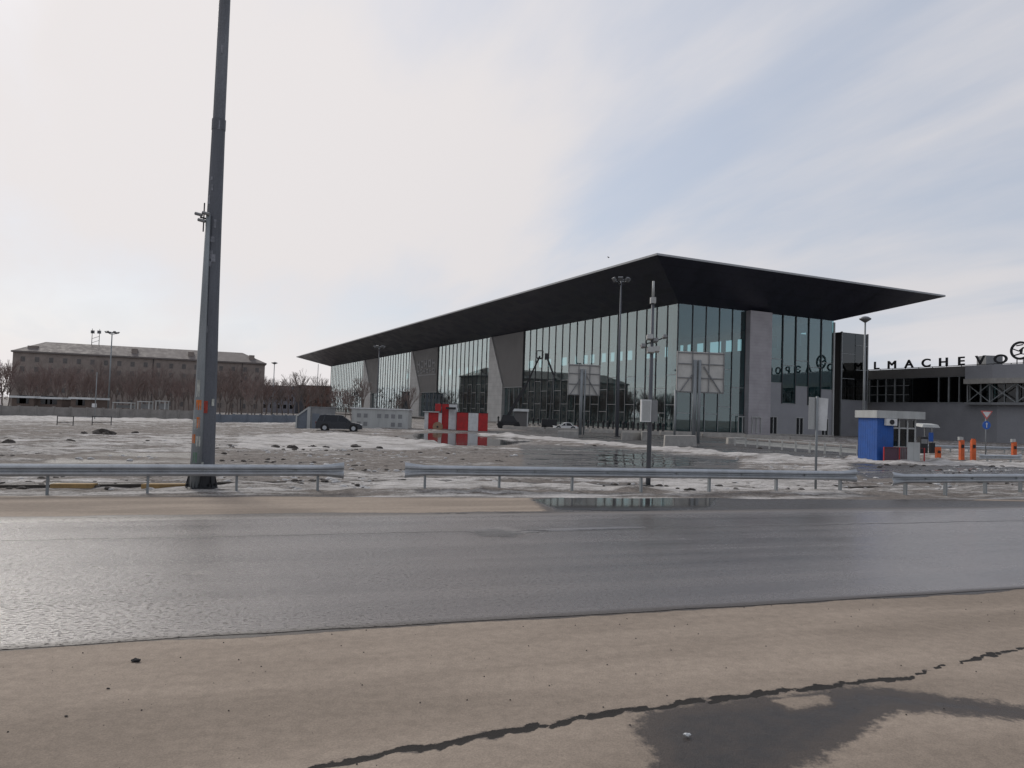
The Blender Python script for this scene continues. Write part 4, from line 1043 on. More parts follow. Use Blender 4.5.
# pay kiosk under little canopy
kb = G(929, 454); t = thing('payment_kiosk', 'dark payment kiosk under a small pale canopy right of the booth', 'kiosk', kb)
MB().box(kb.x - .75, kb.x - .1, kb.y, kb.y + .6, 0, 1.5).obj('machine', M['darkmetal'], t); MB().box(kb.x + .25, kb.x + .6, kb.y + .1, kb.y + .5, 0, 1.0).obj('ticket_box', M['darkmetal'], t)
MB().box(kb.x - .7, kb.x - .15, kb.y - .02, kb.y - .005, .9, 1.3).obj('screen', M['grey'], t)
MB().hexa([kb + Vector((-.85, -.4, 2.35)), kb + Vector((.75, -.4, 2.35)), kb + Vector((.75, .9, 2.45)), kb + Vector((-.85, .9, 2.45))], [kb + Vector((-.7, -.3, 2.6)), kb + Vector((.6, -.3, 2.6)), kb + Vector((.6, .8, 2.7)), kb + Vector((-.7, .8, 2.7))]).obj('canopy', M['offwhite'], t)
for x in (-.8, .02, .7): MB().box(kb.x + x - .04, kb.x + x + .04, kb.y + .75, kb.y + .83, 0, 2.4).obj('post', M['grey'], t)
MB().box(kb.x + .3, kb.x + .7, kb.y + .6, kb.y + .64, 1.1, 1.9).obj('notice_board', M['skyblue'], t)
# orange pillars
for px, yt, yb, cap, lab in ((938, 447, 463, False, 'short orange pillar nearest the booth'), (961.5, 440, 461, True, 'orange pillar with pale head, left of the close pair'), (973, 440, 461.5, False, 'plain tall orange pillar, right of the close pair'), (1014, 442, 460.5, True, 'orange pillar with pale head at the far right edge')):
    b = G(px, yb); h = (yb - yt) * b.y / F; t = thing('ticket_pillar', lab, 'pillar', b, group='orange ticket pillars')
    MB().box(b.x - .22, b.x + .22, b.y - .2, b.y + .2, 0, .08).obj('foot', M['grey'], t)
    m = MB(); w = .14; m.hexa([b + Vector((-w, -w, .08)), b + Vector((w, -w, .08)), b + Vector((w, w, .08)), b + Vector((-w, w, .08))], [b + Vector((-w, -w * .8, h)), b + Vector((w, -w * .8, h)), b + Vector((w, w, h * .97)), b + Vector((-w, w, h * .97))]); m.obj('body', M['orange'], t)
    MB().box(b.x - .09, b.x + .09, b.y - w - .02, b.y - w * .9, h * .62, h * .78).obj('screen', M['darkmetal'], t)
    if cap: MB().box(b.x - .22, b.x + .06, b.y - .1, b.y + .14, h * .98, h + .22).obj('head', M['offwhite'], t)
    elif px == 973: MB().box(b.x - .10, b.x + .10, b.y - .1, b.y + .1, h * .98, h + .08).obj('head', M['orange'], t)
# give way + blue round sign
b = AT(985.5, 452, 62); b.z = 0; zz = lambda py: H + (hz(987) - py) * 62 / F
t = thing('road_sign_post', 'give way triangle above a round blue sign on one thin post', 'sign', b)
MB().tube(b, b + UP * zz(411), .04, n=8).obj('post', M['palepole'], t, True)
cx, cz = b.x + .02, zz(414.6); r = .5
m = MB().prism([(cx - r, b.y - .06, cz + .3), (cx + r, b.y - .06, cz + .3), (cx, b.y - .06, cz - .42)], (0, -.02, 0)); tri = m.obj('triangle_plate', mat('faded red rim', (.5, .12, .11), .5), t)
MB().prism([(cx - r * .68, b.y - .085, cz + .22), (cx + r * .68, b.y - .085, cz + .22), (cx, b.y - .085, cz - .25)], (0, -.01, 0)).obj('white_field', M['white'], tri)
c = Vector((cx, b.y - .06, zz(425.2))); dsc = MB().tube(c, c - Vector((0, .02, 0)), .33, n=24).obj('round_plate', M['skyblue'], t)
m = MB().box(c.x - .035, c.x + .035, c.y - .035, c.y - .023, c.z - .2, c.z + .1); m.prism([(c.x - .09, c.y - .024, c.z + .08), (c.x + .09, c.y - .024, c.z + .08), (c.x, c.y - .024, c.z + .22)], (0, -.012, 0)); m.obj('white_arrow', M['white'], dsc)

# ------------------------------------------------------------------ transformer cabin, ramp shed, red white cabins
def cabin_frame(px0, px1, yb, Yd, z, yaw):
    a = AT(px0, yb, Yd); a.z = z; d = Vector((math.cos(yaw), math.sin(yaw), 0)); n = Vector((-d.y, d.x, 0))
    w = (px1 - px0) * Yd / F
    return a, d, n, w
a, d, n, w = cabin_frame(351, 407.5, 430, 94, -.25, 0.02); hh = 21.0 * 94 / F
def cb_(mb, x0, x1, y0, y1, z0, z1): 
    f = lambda x, y, z: a + d * x + n * y + UP * z
    return mb.hexa([f(x0, y0, z0), f(x1, y0, z0), f(x1, y1, z0), f(x0, y1, z0)], [f(x0, y0, z1), f(x1, y0, z1), f(x1, y1, z1), f(x0, y1, z1)])
t = thing('transformer_cabin', 'long white transformer cabin with louvred doors behind the parked car', 'cabin', a)
cb_(MB(), 0, w, 0, 4.2, .15, hh).obj('body', M['offwhite'], t); cb_(MB(), .1, w - .1, .1, 4.1, -.1, .15).obj('base', M['darkmetal'], t)
cb_(MB(), -.15, w + .15, -.15, 4.35, hh, hh + .14).obj('roof', M['white'], t)
for i, x in enumerate((.55, 1.35, 3.0, 3.9, w - 2.2, w - 1.35)):
    dr = cb_(MB(), x, x + .72, -.03, -.002, .25, hh - .25).obj('door', M['offwhite'], t)
    for z in (.5, 1.5):
        if i in (2, 3) and z < 1: continue
        cb_(MB(), x + .12, x + .6, -.045, -.031, z, z + .5).obj('louvre', M['grey'], dr)
a, d, n, w = cabin_frame(309, 329.5, 431, 88, -.4, 0.05); hh = 23.5 * 88 / F
t = thing('stairwell_shed', 'grey shed with a slanted pale frame on its left side behind the car', 'shed', a)
cb_(MB(), 0, w, 0, 3, 0, hh).obj('body', M['grey'], t); cb_(MB(), -.1, w + .1, -.1, 3.1, hh, hh + .1).obj('roof', M['grey'], t)
cb_(MB(), -.25, .1, -.15, .1, 0, hh).obj('post', M['offwhite'], t)
f = lambda x, y, z: a + d * x + n * y + UP * z
m = MB(); m.bar(f(-.1, -.05, hh), f(-1.45, -.05, hh - 1.05), .16); m.bar(f(-1.45, -.05, hh - 1.05), f(-1.45, -.05, 0), .16); m.obj('slanted_frame', M['offwhite'], t)
MB().prism([f(-.15, .0, 0), f(-1.4, 0, 0), f(-1.4, 0, hh - 1.1), f(-.15, 0, hh - .1)], (0, .05, 0)).obj('side_sheet', M['bluewall'], t)
cb_(MB(), .3, 1.1, -.03, -.002, .05, 2.0).obj('door', M['bluewall'], t)
def striped(label, px0, px1, ytop, ybot, Yd, cols, roof, dep=2.4, z=-.22):
    global a, d, n
    a, d, n, w = cabin_frame(px0, px1, ybot, Yd, z, .03); hh = (ybot - ytop) * Yd / F
    t = thing('site_cabin', label, 'cabin', a, group='red and white site cabins')
    x = 0
    for fr, cname in cols:
        cb_(MB(), x + .012, x + fr * w - .012, 0, dep, 0, hh).obj('wall_panel', M[cname], t); x += fr * w
    m = MB(); k = int(w / .25)
    if roof: cb_(MB(), -.2, w + .1, -.25, dep + .2, hh, hh + .12).obj('roof', M['offwhite'], t)
    else: cb_(MB(), -.03, w + .03, -.03, dep + .03, hh, hh + .05).obj('roof', M['darkmetal'], t)
    cb_(MB(), .02, w - .02, .02, dep - .02, -.12, 0).obj('base', M['darkmetal'], t)
    return t
striped('lower left site cabin with pale overhanging roof and narrow stripes', 424, 438, 411.5, 430.3, 97, ((.28, 'white'), (.72, 'red')), True)
striped('tallest site cabin, red and white with an upper ledge', 441.2, 456, 403.5, 431, 97.5, ((.46, 'red'), (.54, 'white')), False)
striped('right site cabin with red, white and red wide stripes', 456.3, 487.5, 411.5, 431, 97.2, ((.37, 'red'), (.32, 'white'), (.31, 'red')), False)
striped('small white box between the low and the tall site cabin', 436.5, 441.3, 412, 430.5, 97.1, ((1.0, 'white'),), False)
p = AT(446, 407, 97); o = MB().box(p.x - 1.35, p.x - .62, 96.9, 97.2, AT(446, 411.4, 97).z, AT(446, 404, 97).z).obj('awning_box', M['red'], None); tag(o, 'red box fixed high on the front of the tallest site cabin', 'box')
p = AT(451, 408, 97); o = MB().box(p.x - .6, p.x + .6, 96.3, 97.2, AT(451, 409.4, 97).z, AT(451, 407.2, 97).z).obj('shelf_board', M['darkmetal'], None); tag(o, 'thin dark shelf across the white part of the tallest site cabin', 'shelf')
# cable reel
c = AT(437.5, 427, 95); c.z = -.2 + .6; t = thing('cable_reel', 'wooden cable reel leaning before the white box among the site cabins', 'reel', (c.x, c.y, -.2))
for y in (0, .55): MB().tube(c + Vector((0, y, 0)), c + Vector((0, y + .07, 0)), .6, n=20).obj('flange', M['wood'], t)
MB().tube(c + Vector((0, .07, 0)), c + Vector((0, .55, 0)), .3, n=14).obj('drum', M['wood'], t); MB().tube(c - Vector((0, .02, 0)), c, .13, n=10).obj('hub', M['darkmetal'], t)

# ------------------------------------------------------------------ cars
def car(name, label, cat, base, rz, Ln, Hh, Wd, paint, suv=True, rear_open=False):
    t = thing(name, label, cat, base, rz); Mx = parent_world(t)
    def tr(x, y, z): return Mx @ Vector((x, y, z))
    h = Wd / 2
    # side outline (x forward): lower body
    if suv: bodyp = [(-.5, .28), (-.5, .62), (-.485, .98), (-.40, 1.02), (.18, .98), (.30, .95), (.44, .84), (.495, .66), (.5, .30)]
    else: bodyp = [(-.5, .3), (-.5, .75), (-.47, .86), (-.30, .88), (.2, .86), (.42, .72), (.49, .55), (.5, .28)]
    bp = [(x * Ln, z * Hh / 1.68) for x, z in bodyp]
    m = MB(); k = len(bp); lev = [(-1.0, .94), (-.97, 1.0)]
    ys = [-h, -h * .93, h * .93, h]; scl = [.965, 1, 1, .965]
    i0 = 0
    for y, s_ in zip(ys, scl):
        zc = .62 * Hh / 1.68
        for x, z in bp: m.v.append(tr(x * (1 if s_ == 1 else .985), y, zc + (z - zc) * s_))
    for r_ in range(3):
        for j in range(k): q = r_ * k; j2 = (j + 1) % k; m.f.append((q + j, q + j2, q + k + j2, q + k + j))
    m.f.append(tuple(range(k))); m.f.append(tuple(3 * k + j for j in reversed(range(k))))
    body = m.obj('body', paint, t, True)
    for p_ in body.data.polygons: p_.use_smooth = False
    # greenhouse
    if suv: gp = [(-.475, .95), (-.41, 1.56), (-.30, 1.63), (.02, 1.62), (.09, 1.56), (.27, .95)]
    else: gp = [(-.36, .85), (-.22, 1.36), (-.1, 1.42), (.06, 1.4), (.25, .85)]
    sc_ = Hh / 1.68
    g0 = [tr(x * Ln, -h * .93, z * sc_) if z < 1 else tr(x * Ln, -h * .76, z * sc_) for x, z in gp]; g1 = [tr(x * Ln, h * .93, z * sc_) if z < 1 else tr(x * Ln, h * .76, z * sc_) for x, z in gp]
    MB().hexa(g0, g1).obj('window_glass', mat('car window', (.012, .013, .016), .18, 0, .1, 1, spec=.35), t)
    zt = max(z for x, z in gp) * sc_
    top = [(x, z) for x, z in gp if z > 1.3]
    m = MB(); 
    for (xa, za), (xb, zb_) in zip(top[:-1], top[1:]):
        m.hexa([tr(xa * Ln, -h * .78, za * sc_ - .02), tr(xb * Ln, -h * .78, zb_ * sc_ - .02), tr(xb * Ln, h * .78, zb_ * sc_ - .02), tr(xa * Ln, h * .78, za * sc_ - .02)],
               [tr(xa * Ln, -h * .74, za * sc_ + .05), tr(xb * Ln, -h * .74, zb_ * sc_ + .05), tr(xb * Ln, h * .74, zb_ * sc_ + .05), tr(xa * Ln, h * .74, za * sc_ + .05)])
    m.obj('roof', paint, t)
    m = MB(); cols = ([(-.30, -.34), (-.02, -.02), (.07, .25)] if suv else [(-.2, -.32), (0, 0), (.05, .23)])
    for s_ in (-1, 1):
        for xt, xb in cols: m.bar(tr(xt * Ln, s_ * h * .77, 1.56 * sc_ if suv else 1.38 * sc_), tr(xb * Ln, s_ * h * .945, .92 * sc_ if suv else .84 * sc_), .09)
    m.obj('pillars', paint, t)
    r = .36 if suv else .31
    for x in (-.30 * Ln, .315 * Ln):
        for s_ in (-1, 1):
            c = tr(x, s_ * (h - .12), r); o = tr(x, s_ * (h + .015), r) - c
            ar = MB().tube(c - o * .2, tr(x, s_ * (h + .006), r), r + .07, n=20).obj('wheel_arch', M['black'], t)
            wh = MB().tube(c - o * .5, c + o * 1.12, r, n=20).obj('wheel', M['black'], t)
            MB().tube(c + o * .9, c + o * 1.2, r * .6, n=14).obj('rim', M['galv'], wh)
    for s_ in (-1, 1):
        MB().obb(tr(Ln * .47, s_ * h * .75, .74 * sc_), *[Mx.to_3x3() @ Vector(v) for v in ((1, 0, 0), (0, 1, 0), (0, 0, 1))], Ln * .022, .2, .07).obj('headlight', M['white'], t)
        MB().obb(tr(-Ln * .492, s_ * h * .8, .86 * sc_), *[Mx.to_3x3() @ Vector(v) for v in ((1, 0, 0), (0, 1, 0), (0, 0, 1))], Ln * .01, .14, .12).obj('tail_light', M['brownred'], t)
    MB().obb(tr(0, 0, .34 * sc_), *[Mx.to_3x3() @ Vector(v) for v in ((1, 0, 0), (0, 1, 0), (0, 0, 1))], Ln * .46, h * .985, .09).obj('sill', M['grey'] if suv else M['darkmetal'], t)
    for s_ in (-1, 1): MB().obb(tr(.2 * Ln, s_ * (h + .06), 1.0 * sc_), *[Mx.to_3x3() @ Vector(v) for v in ((1, 0, 0), (0, 1, 0), (0, 0, 1))], .1, .09, .07).obj('mirror', paint, t)
    return t
p = AT(339, 433, 80); sv = car('parked_car', 'dark grey blue estate SUV parked side-on in the snow', 'car', (p.x, 80, gz(p.x, 80) + .02), math.radians(9), 4.7, 1.70, 1.86, M['carpaint'])
p = AT(565, 430, 117); car('parked_car', 'small white car parked by the glass facade, left of the billboard post', 'car', (p.x, 117, .02), math.radians(186), 3.6, 1.4, 1.6, M['carwhite'], suv=False)

# ------------------------------------------------------------------ boom lift
zf = lambda py, Y, px=520: H + (hz(px) - py) * Y / F
Yb = 118; bp_ = AT(509, 426, Yb); bp_.z = 0
t = thing('boom_lift', 'black telescopic boom lift raised against the facade', 'boom lift', bp_)
x0 = bp_.x
MB().hexa([(x0 - 1.9, Yb - .9, .5), (x0 + 1.7, Yb - .9, .5), (x0 + 1.7, Yb + .9, .5), (x0 - 1.9, Yb + .9, .5)], [(x0 - 1.6, Yb - .9, 1.1), (x0 + 1.5, Yb - .9, 1.1), (x0 + 1.5, Yb + .9, 1.1), (x0 - 1.6, Yb + .9, 1.1)]).obj('chassis', M['darkmetal'], t)
MB().hexa([(x0 - 1.3, Yb - .8, 1.12), (x0 + 1.2, Yb - .8, 1.12), (x0 + 1.2, Yb + .8, 1.12), (x0 - 1.3, Yb + .8, 1.12)], [(x0 - 1.0, Yb - .7, 2.1), (x0 + .6, Yb - .7, 2.0), (x0 + .6, Yb + .7, 2.0), (x0 - 1.0, Yb + .7, 2.1)]).obj('turret', M['darkmetal'], t)
for dx in (-1.3, 1.2):
    for dy in (-.95, .95): wh = MB().tube((x0 + dx, Yb + dy - .15, .45), (x0 + dx, Yb + dy + .15, .45), .47, n=16).obj('wheel', M['black'], t)
A1_, A2_, A3_ = AT(505, 421, Yb), AT(526, 385.5, Yb - .3), AT(540, 356, Yb - .6)
MB().bar(A1_, A2_, .42, .45).obj('boom', M['darkmetal'], t); MB().bar(A2_ - (A3_ - A2_) * .1, A3_, .26, .28).obj('boom_extension', M['darkmetal'], t)
q = A3_; m = MB()
for dz in (0, 1.1): 
    for s_ in ((-.45, -.3, .45, -.3), (.45, -.3, .45, .3), (.45, .3, -.45, .3), (-.45, .3, -.45, -.3)): m.bar(q + Vector((s_[0], s_[1], dz - .3)), q + Vector((s_[2], s_[3], dz - .3)), .08)
for sx in (-.45, .45):
    for sy in (-.3, .3): m.bar(q + Vector((sx, sy, -.3)), q + Vector((sx, sy, .8)), .08)
m.obj('basket', M['darkmetal'], t); MB().box(q.x - .45, q.x + .45, q.y - .3, q.y + .3, q.z - .45, q.z - .33).obj('basket_floor', M['darkmetal'], t)
# second slimmer boom
q0, q1_, q2_ = AT(553.5, 375, 121), AT(548, 360, 121), AT(546.5, 354, 121)
t = thing('articulated_lift', 'thin articulated lift arm folded against the glass right of the big boom', 'boom lift', (AT(549, 428, 121).x, 121, 0))
MB().box(AT(549, 428, 121).x - 1.2, AT(549, 428, 121).x + 1.2, 120.3, 121.7, .4, 1.6).obj('chassis', M['darkmetal'], t)
MB().bar((AT(549, 428, 121).x, 121, 1.5), q0, .16).obj('mast_arm', M['mull'], t); MB().bar(q0, q1_, .28).obj('boom', M['darkmetal'], t); MB().bar(q1_, q2_, .22).obj('jib', M['darkmetal'], t)
MB().box(q2_.x - .25, q2_.x + .25, 120.8, 121.2, q2_.z - .9, q2_.z + .1).obj('basket', M['darkmetal'], t)
for dx in (-.8, .8): MB().tube((AT(549, 428, 121).x + dx, 120.2, .4), (AT(549, 428, 121).x + dx, 120.5, .4), .4, n=12).obj('wheel', M['black'], t)
# pale tent-like box right of the lift
p = AT(521, 424, 121); t = thing('site_kiosk', 'small dark kiosk with pale roof beside the boom lift', 'kiosk', (p.x, 121, 0))
MB().box(p.x - 1.1, p.x + .9, 121, 123, 0, 2.7).obj('body', M['darkclad'], t); MB().hexa([(p.x - 1.7, 120.7, 2.7), (p.x + 1.2, 120.7, 2.7), (p.x + 1.2, 123.3, 2.7), (p.x - 1.7, 123.3, 2.7)], [(p.x - 1.3, 121, 3.1), (p.x + 1.1, 121, 3.1), (p.x + 1.1, 123, 3.1), (p.x - 1.3, 123, 3.1)]).obj('roof', M['offwhite'], t); MB().box(p.x + .9, p.x + 1.1, 121, 121.2, 0, 2.7).obj('post', M['offwhite'], t)

# row of bollards / parked bicycles hoops
bol = None; nb = 34
for i in range(nb):
    px = 498 + i * 5.0
    if 553 < px < 577: continue
    l = TP(0, -9, 0); s_, _ = ONP(px, 428, Vector((l.x, l.y, 0)), L); q = Vector((l.x, l.y, 0)) + L * s_
    if bol is None:
        bol = thing('bollard', 'dark bollard with pale foot in the long row along the facade', 'bollard', q, group='bollards along the glass facade')
        MB().lathe(q, [(.16, .3), (.15, 1.05), (.22, 1.25), (.2, 1.5), (.05, 1.6)], 10).obj('post', M['darkmetal'], bol); MB().lathe(q, [(.42, -.1), (.38, .3)], 10).obj('foot', M['paleconc'], bol); firstb = bol
    else: dup(firstb, q)

# ------------------------------------------------------------------ clods of dirty snow (things one could pick out) and litter
def lumpmesh(rx, ry, rz, seed, dst=.35):
    rg = random.Random(seed); v = []; f = []; nu, nv = 9, 6
    for j in range(nv + 1):
        for i in range(nu):
            u = 2 * PI * i / nu; w = PI * j / nv; k = 1 + (rg.random() - .5) * dst * 2
            v.append((rx * math.sin(w) * math.cos(u) * k, ry * math.sin(w) * math.sin(u) * k, rz * math.cos(w) * k))
    for j in range(nv):
        for i in range(nu): f.append((j * nu + i, j * nu + (i + 1) % nu, (j + 1) * nu + (i + 1) % nu, (j + 1) * nu + i))
    me = bpy.data.meshes.new('clod'); me.from_pydata(v, [], f); return me
clods = [(101, 434.5, 1.0, 'largest dark snow clod left of the tall mast'), (109, 436, .8, 'dark clod touching the largest one'), (84, 435, .5, 'flat dark clod left of the largest one'), (135, 434, .45, 'small dark clod right of the largest one'), (70, 443, .45, 'small dark clod below the railing frames'),
         (8, 444, .5, 'dark clod at the far left edge of the snow'), (275, 448.5, .42, 'leftmost dark clod in the row below the car'), (292, 449, .5, 'second dark clod in the row below the car'), (313, 448.5, .4, 'third dark clod in the row below the car'), (326, 449, .35, 'fourth dark clod in the row below the car'), (356, 448.5, .55, 'biggest dark clod in the row below the car'), (379, 449.5, .38, 'last dark clod in the row below the car'),
         (283, 461, .16, 'tiny dark clod above the left guardrail end'), (760, 449, .3, 'small clod near the railing sections')]
for i, (px, py, s_, lab) in enumerate(clods):
    p = G(px, py, gz(G(px, py).x, G(px, py).y)); me = lumpmesh(s_ * .62, s_ * .4, s_ * .3, i); me.materials.append(M['dirt'])
    o = bpy.data.objects.new('snow_clod', me); C.objects.link(o); o.location = (p.x, p.y, p.z + .06); tag(o, lab, 'clod', 'dark clods on the snow')
for px, py, s_, mt, lab, nm, cat in ((136, 664.5, .026, 'black', 'small black stone on the dusty roadside', 'stone', 'stone'), (687, 739, .017, 'white', 'crumpled white scrap in the damp patch', 'litter_scrap', 'litter'), (66, 720, .009, 'dirt', 'small stone at the lower left', 'stone', 'stone'), (108, 692, .008, 'dirt', 'small stone below the black one', 'stone', 'stone')):
    p = G(px, py); me = lumpmesh(s_ * 1.6, s_, s_ * .7, px); me.materials.append(M[mt]); o = bpy.data.objects.new(nm, me); C.objects.link(o); o.location = (p.x, p.y, .026 + s_ * .4); tag(o, lab, cat)
# gravel: countless grit on the roadside
m = MB(); rg = random.Random(12)
for i in range(420):
    s_ = rg.uniform(-5, 12); t_ = -abs(rg.gauss(0, 2.2)) - .02 if i % 3 else -rg.uniform(0, 5); q = ST(s_, max(t_, -5.5), .024); r = rg.choice((.003, .004, .005, .009))
    a0_ = rg.uniform(0, 3); m.hexa([q + Vector((math.cos(a0_ + k * 2.1) * r, math.sin(a0_ + k * 2.1) * r, 0)) for k in range(3)], [q + Vector((math.cos(a0_ + k * 2.1) * r * .5, math.sin(a0_ + k * 2.1) * r * .5, r)) for k in range(3)])
tag(m.obj('gravel', M['dirt'], None), 'scattered fine grit on the dusty roadside', 'gravel', kind='stuff')

for nm, mt, n, seed, lab in (('snow_chunks', 'snow', 2600, 5, 'scattered crusty lumps of old snow across the muddy lot'), ('mud_clods', 'dirt', 2600, 6, 'scattered small dark clods of mud across the snowy lot')):
    rg = random.Random(seed); m = MB()
    for i in range(n):
        py = rg.uniform(430, 491); px = rg.uniform(-60, 1080); q = G(px, py)
        if (q.y - A0.y) * N2.y + (q.x - A0.x) * N2.x < float(rail_t((q.x - A0.x) * D2.x + (q.y - A0.y) * D2.y)) + .3: continue
        if float(fbm(np.float64(q.x * .25 + seed), np.float64(q.y * .25))) < .5 or q.y > 74: continue
        r_ = rg.choice((.02, .025, .035, .045, .06)) * (1 + q.y / 55)
        if any(in_poly(np.array([px]), np.array([py]), w_)[0] for w_ in ([(390, 430), (440, 429), (540, 430), (700, 436), (900, 452), (1090, 458), (1090, 463), (800, 456), (700, 451), (600, 444), (500, 448), (420, 446)], [(520, 447), (600, 447), (700, 457), (760, 462), (760, 472), (520, 472)])): continue
        z = gz(q.x, q.y) + .02; k = 6; a0_ = rg.uniform(0, 6)
        i0 = len(m.v)
        for (rr_, h_) in ((1, -.3), (1.1, .2), (.55, .65)):
            for j in range(k): w_ = rg.uniform(.7, 1.3) * rr_ * r_; m.v.append(Vector((q.x + math.cos(a0_ + j * PI / 3) * w_ * 1.3, q.y + math.sin(a0_ + j * PI / 3) * w_, z + h_ * r_)))
        for L_ in range(2):
            for j in range(k): m.f.append((i0 + L_ * k + j, i0 + L_ * k + (j + 1) % k, i0 + (L_ + 1) * k + (j + 1) % k, i0 + (L_ + 1) * k + j))
        m.f.append(tuple(i0 + 2 * k + j for j in range(k)))
    tag(m.obj(nm, M[mt], None), lab, nm.replace('_', ' '), kind='stuff')

# bird
p = AT(608.5, 257.5, 60); t = tag(MB().obj('bird', M['black'], None) if 0 else MB().hexa([p + Vector((-.09, 0, 0)), p + Vector((0, .05, -.03)), p + Vector((.1, 0, 0)), p + Vector((0, -.05, 0))], [p + Vector((-.04, 0, .04)), p + Vector((0, .03, .04)), p + Vector((.06, 0, .03)), p + Vector((0, -.03, .04))]).quad(p + Vector((-.04, 0, .03)), p + Vector((-.1, .18, .09)), p + Vector((.03, .02, .03))).quad(p + Vector((-.04, 0, .03)), p + Vector((-.12, -.18, .08)), p + Vector((.03, -.02, .03))).obj('bird', M['black'], None), 'tiny dark bird in the sky left of the roof corner', 'bird')

# ------------------------------------------------------------------ bare trees
def tree_mesh(seed, h, spread=.55, levels=5):
    rg = random.Random(seed); tr_ = MB(); tw = MB()
    def grow(p, d, ln, r, lev):
        k = 2 if lev < 3 else 1; q = p
        for i in range(k):
            d = (d + Vector((rg.uniform(-.15, .15), rg.uniform(-.15, .15), .06))).normalized(); e = q + d * ln / k
            (tr_ if lev < 2 else tw).tube(q, e, max(r * (1 - i * .15), .012), max(r * (.85 - i * .15), .010), n=5 if lev < 2 else 3, cap=False); q = e
            if lev < levels and i < k - 1 and lev > 0: side(q, d, ln * .6, r * .5, lev + 1)
        if lev < levels:
            for _ in range(rg.choice((2, 3, 3)) if lev else 5): side(q, d, ln * rg.uniform(.6, .85), r * .62, lev + 1)
    def side(p, d, ln, r, lev):
        v = Vector((rg.uniform(-1, 1), rg.uniform(-1, 1), rg.uniform(-.2, .7))); grow(p, (d + v * spread).normalized(), ln, r, lev)
    grow(Vector((0, 0, -.3)), Vector((0, 0, 1)), h * .30, h * .017, 0); return tr_, tw
protos = []
def make_tree(seed, h, twm, label, name='bare_tree', group='bare trees behind the wall', spread=.55):
    t = thing(name, label, 'tree', (0, 0, 0), group=group); a_, b_ = tree_mesh(seed, h, spread)
    a_.obj('trunk', M['bark'], t); b_.obj('crown', twm, t); return t
kinds = [(1, 10, 'twigred', .55), (2, 9, 'twigred', .7), (3, 11, 'twig', .5), (4, 8, 'twig', .8)]
protos = [make_tree(a, h, M[c], 'x', spread=s_) for a, h, c, s_ in kinds]
rg = random.Random(21); used = [False] * 4; cnt = 0
def put_tree(px, Y, sc_, kind, label, X=None):
    x = AT(px, 410, Y).x if X is None else X; z = gz(x, Y)
    k = kind % 4
    if not used[k]: o = protos[k]; used[k] = True; o.location = (x, Y, z); o.rotation_euler = (0, 0, rg.uniform(0, 6)); o.scale = (sc_,) * 3; o['label'] = label
    else: dup(protos[k], (x, Y, z), rg.uniform(0, 6), label, sc_)
LT = 'brown bare tree in the dense row hiding the front of the brick block'
for i in range(56):
    px = 18 + i * 4.5 + rg.uniform(-2, 2); Y = rg.uniform(150, 235); sc_ = rg.uniform(.9, 1.25) * (Y / 190)
    put_tree(px, Y, sc_, i % 3 if i % 7 else 3, LT)
for i, (px, Y, s_) in enumerate(((-8, 200, 1.3), (3, 190, 1.5), (-25, 210, 1.4), (-50, 200, 1.4), (8, 230, 1.5))): put_tree(px, Y, s_, i, 'grey bare tree left of the brick block at the picture edge')
for i in range(12): put_tree(266 + i * 5.6, rg.uniform(190, 270), rg.uniform(1.0, 1.35), i, 'bare tree in the thicket between brick block and terminal')
for i, (px, Y, s_) in enumerate(((352, 150, .85), (364, 160, .9), (345, 155, .7), (400, 152, .75), (408, 150, .7), (334, 170, .8))): put_tree(px, Y, s_, (3, 2, 0)[i % 3], 'small dark bare tree before the far striped facade above the white cabin')
for i in range(26): put_tree(0, rg.uniform(290, 420), rg.uniform(1.2, 1.8), i, 'bare tree mirrored in the facade from beyond the brick block', X=rg.uniform(-330, -120))
# distant wood as one mass
m = MB(); rg = random.Random(31)
for i in range(9000):
    ang = rg.uniform(-1.35, -.28) ; dd = rg.uniform(520, 640); x, y = math.sin(ang) * dd, math.cos(ang) * dd; h = 11 + 5 * math.sin(x * .02) + 3 * math.sin(x * .07); z = rg.random() ** 1.3 * h
    w = rg.uniform(.3, 1.4); v = Vector((rg.uniform(-1, 1), rg.uniform(-1, 1), rg.uniform(.5, 2.2))) * w; m.v += [Vector((x, y, z)), Vector((x + w * .7, y, z)), Vector((x, y, z)) + v * 1.6]; k = len(m.v); m.f.append((k - 3, k - 2, k - 1))
o = m.obj('distant_wood', M['twig'], None); tag(o, 'brown distant wood along the horizon at the left', 'wood', kind='stuff')

# ------------------------------------------------------------------ sky, sun
SKYSEED = 41.7
SUNAZ, SUNEL = math.radians(-38), math.radians(36)
sd_ = Vector((math.sin(SUNAZ) * math.cos(SUNEL), math.cos(SUNAZ) * math.cos(SUNEL), math.sin(SUNEL)))
w = bpy.data.worlds.new('World'); sc.world = w; w.use_nodes = True; t = NT(w)
sk = t.n('ShaderNodeTexSky', sky_type='NISHITA'); sk.sun_disc = False; sk.sun_elevation = SUNEL; sk.sun_rotation = SUNAZ; sk.dust_density = 1.5; sk.air_density = 1.0
bg1 = t.n('ShaderNodeBackground'); t.t.links.new(sk.outputs[0], bg1.inputs[0]); bg1.inputs[1].default_value = .12
dv = t.n('ShaderNodeTexCoord').outputs['Generated']; dv = t.vmath('NORMALIZE', dv)
sx = t.n('ShaderNodeSeparateXYZ'); t.t.links.new(dv, sx.inputs[0])
zz_ = t.math('MAXIMUM', sx.outputs[2], 0); den = t.math('ADD', zz_, .16)
u = t.math('DIVIDE', sx.outputs[0], den); v = t.math('DIVIDE', sx.outputs[1], den)
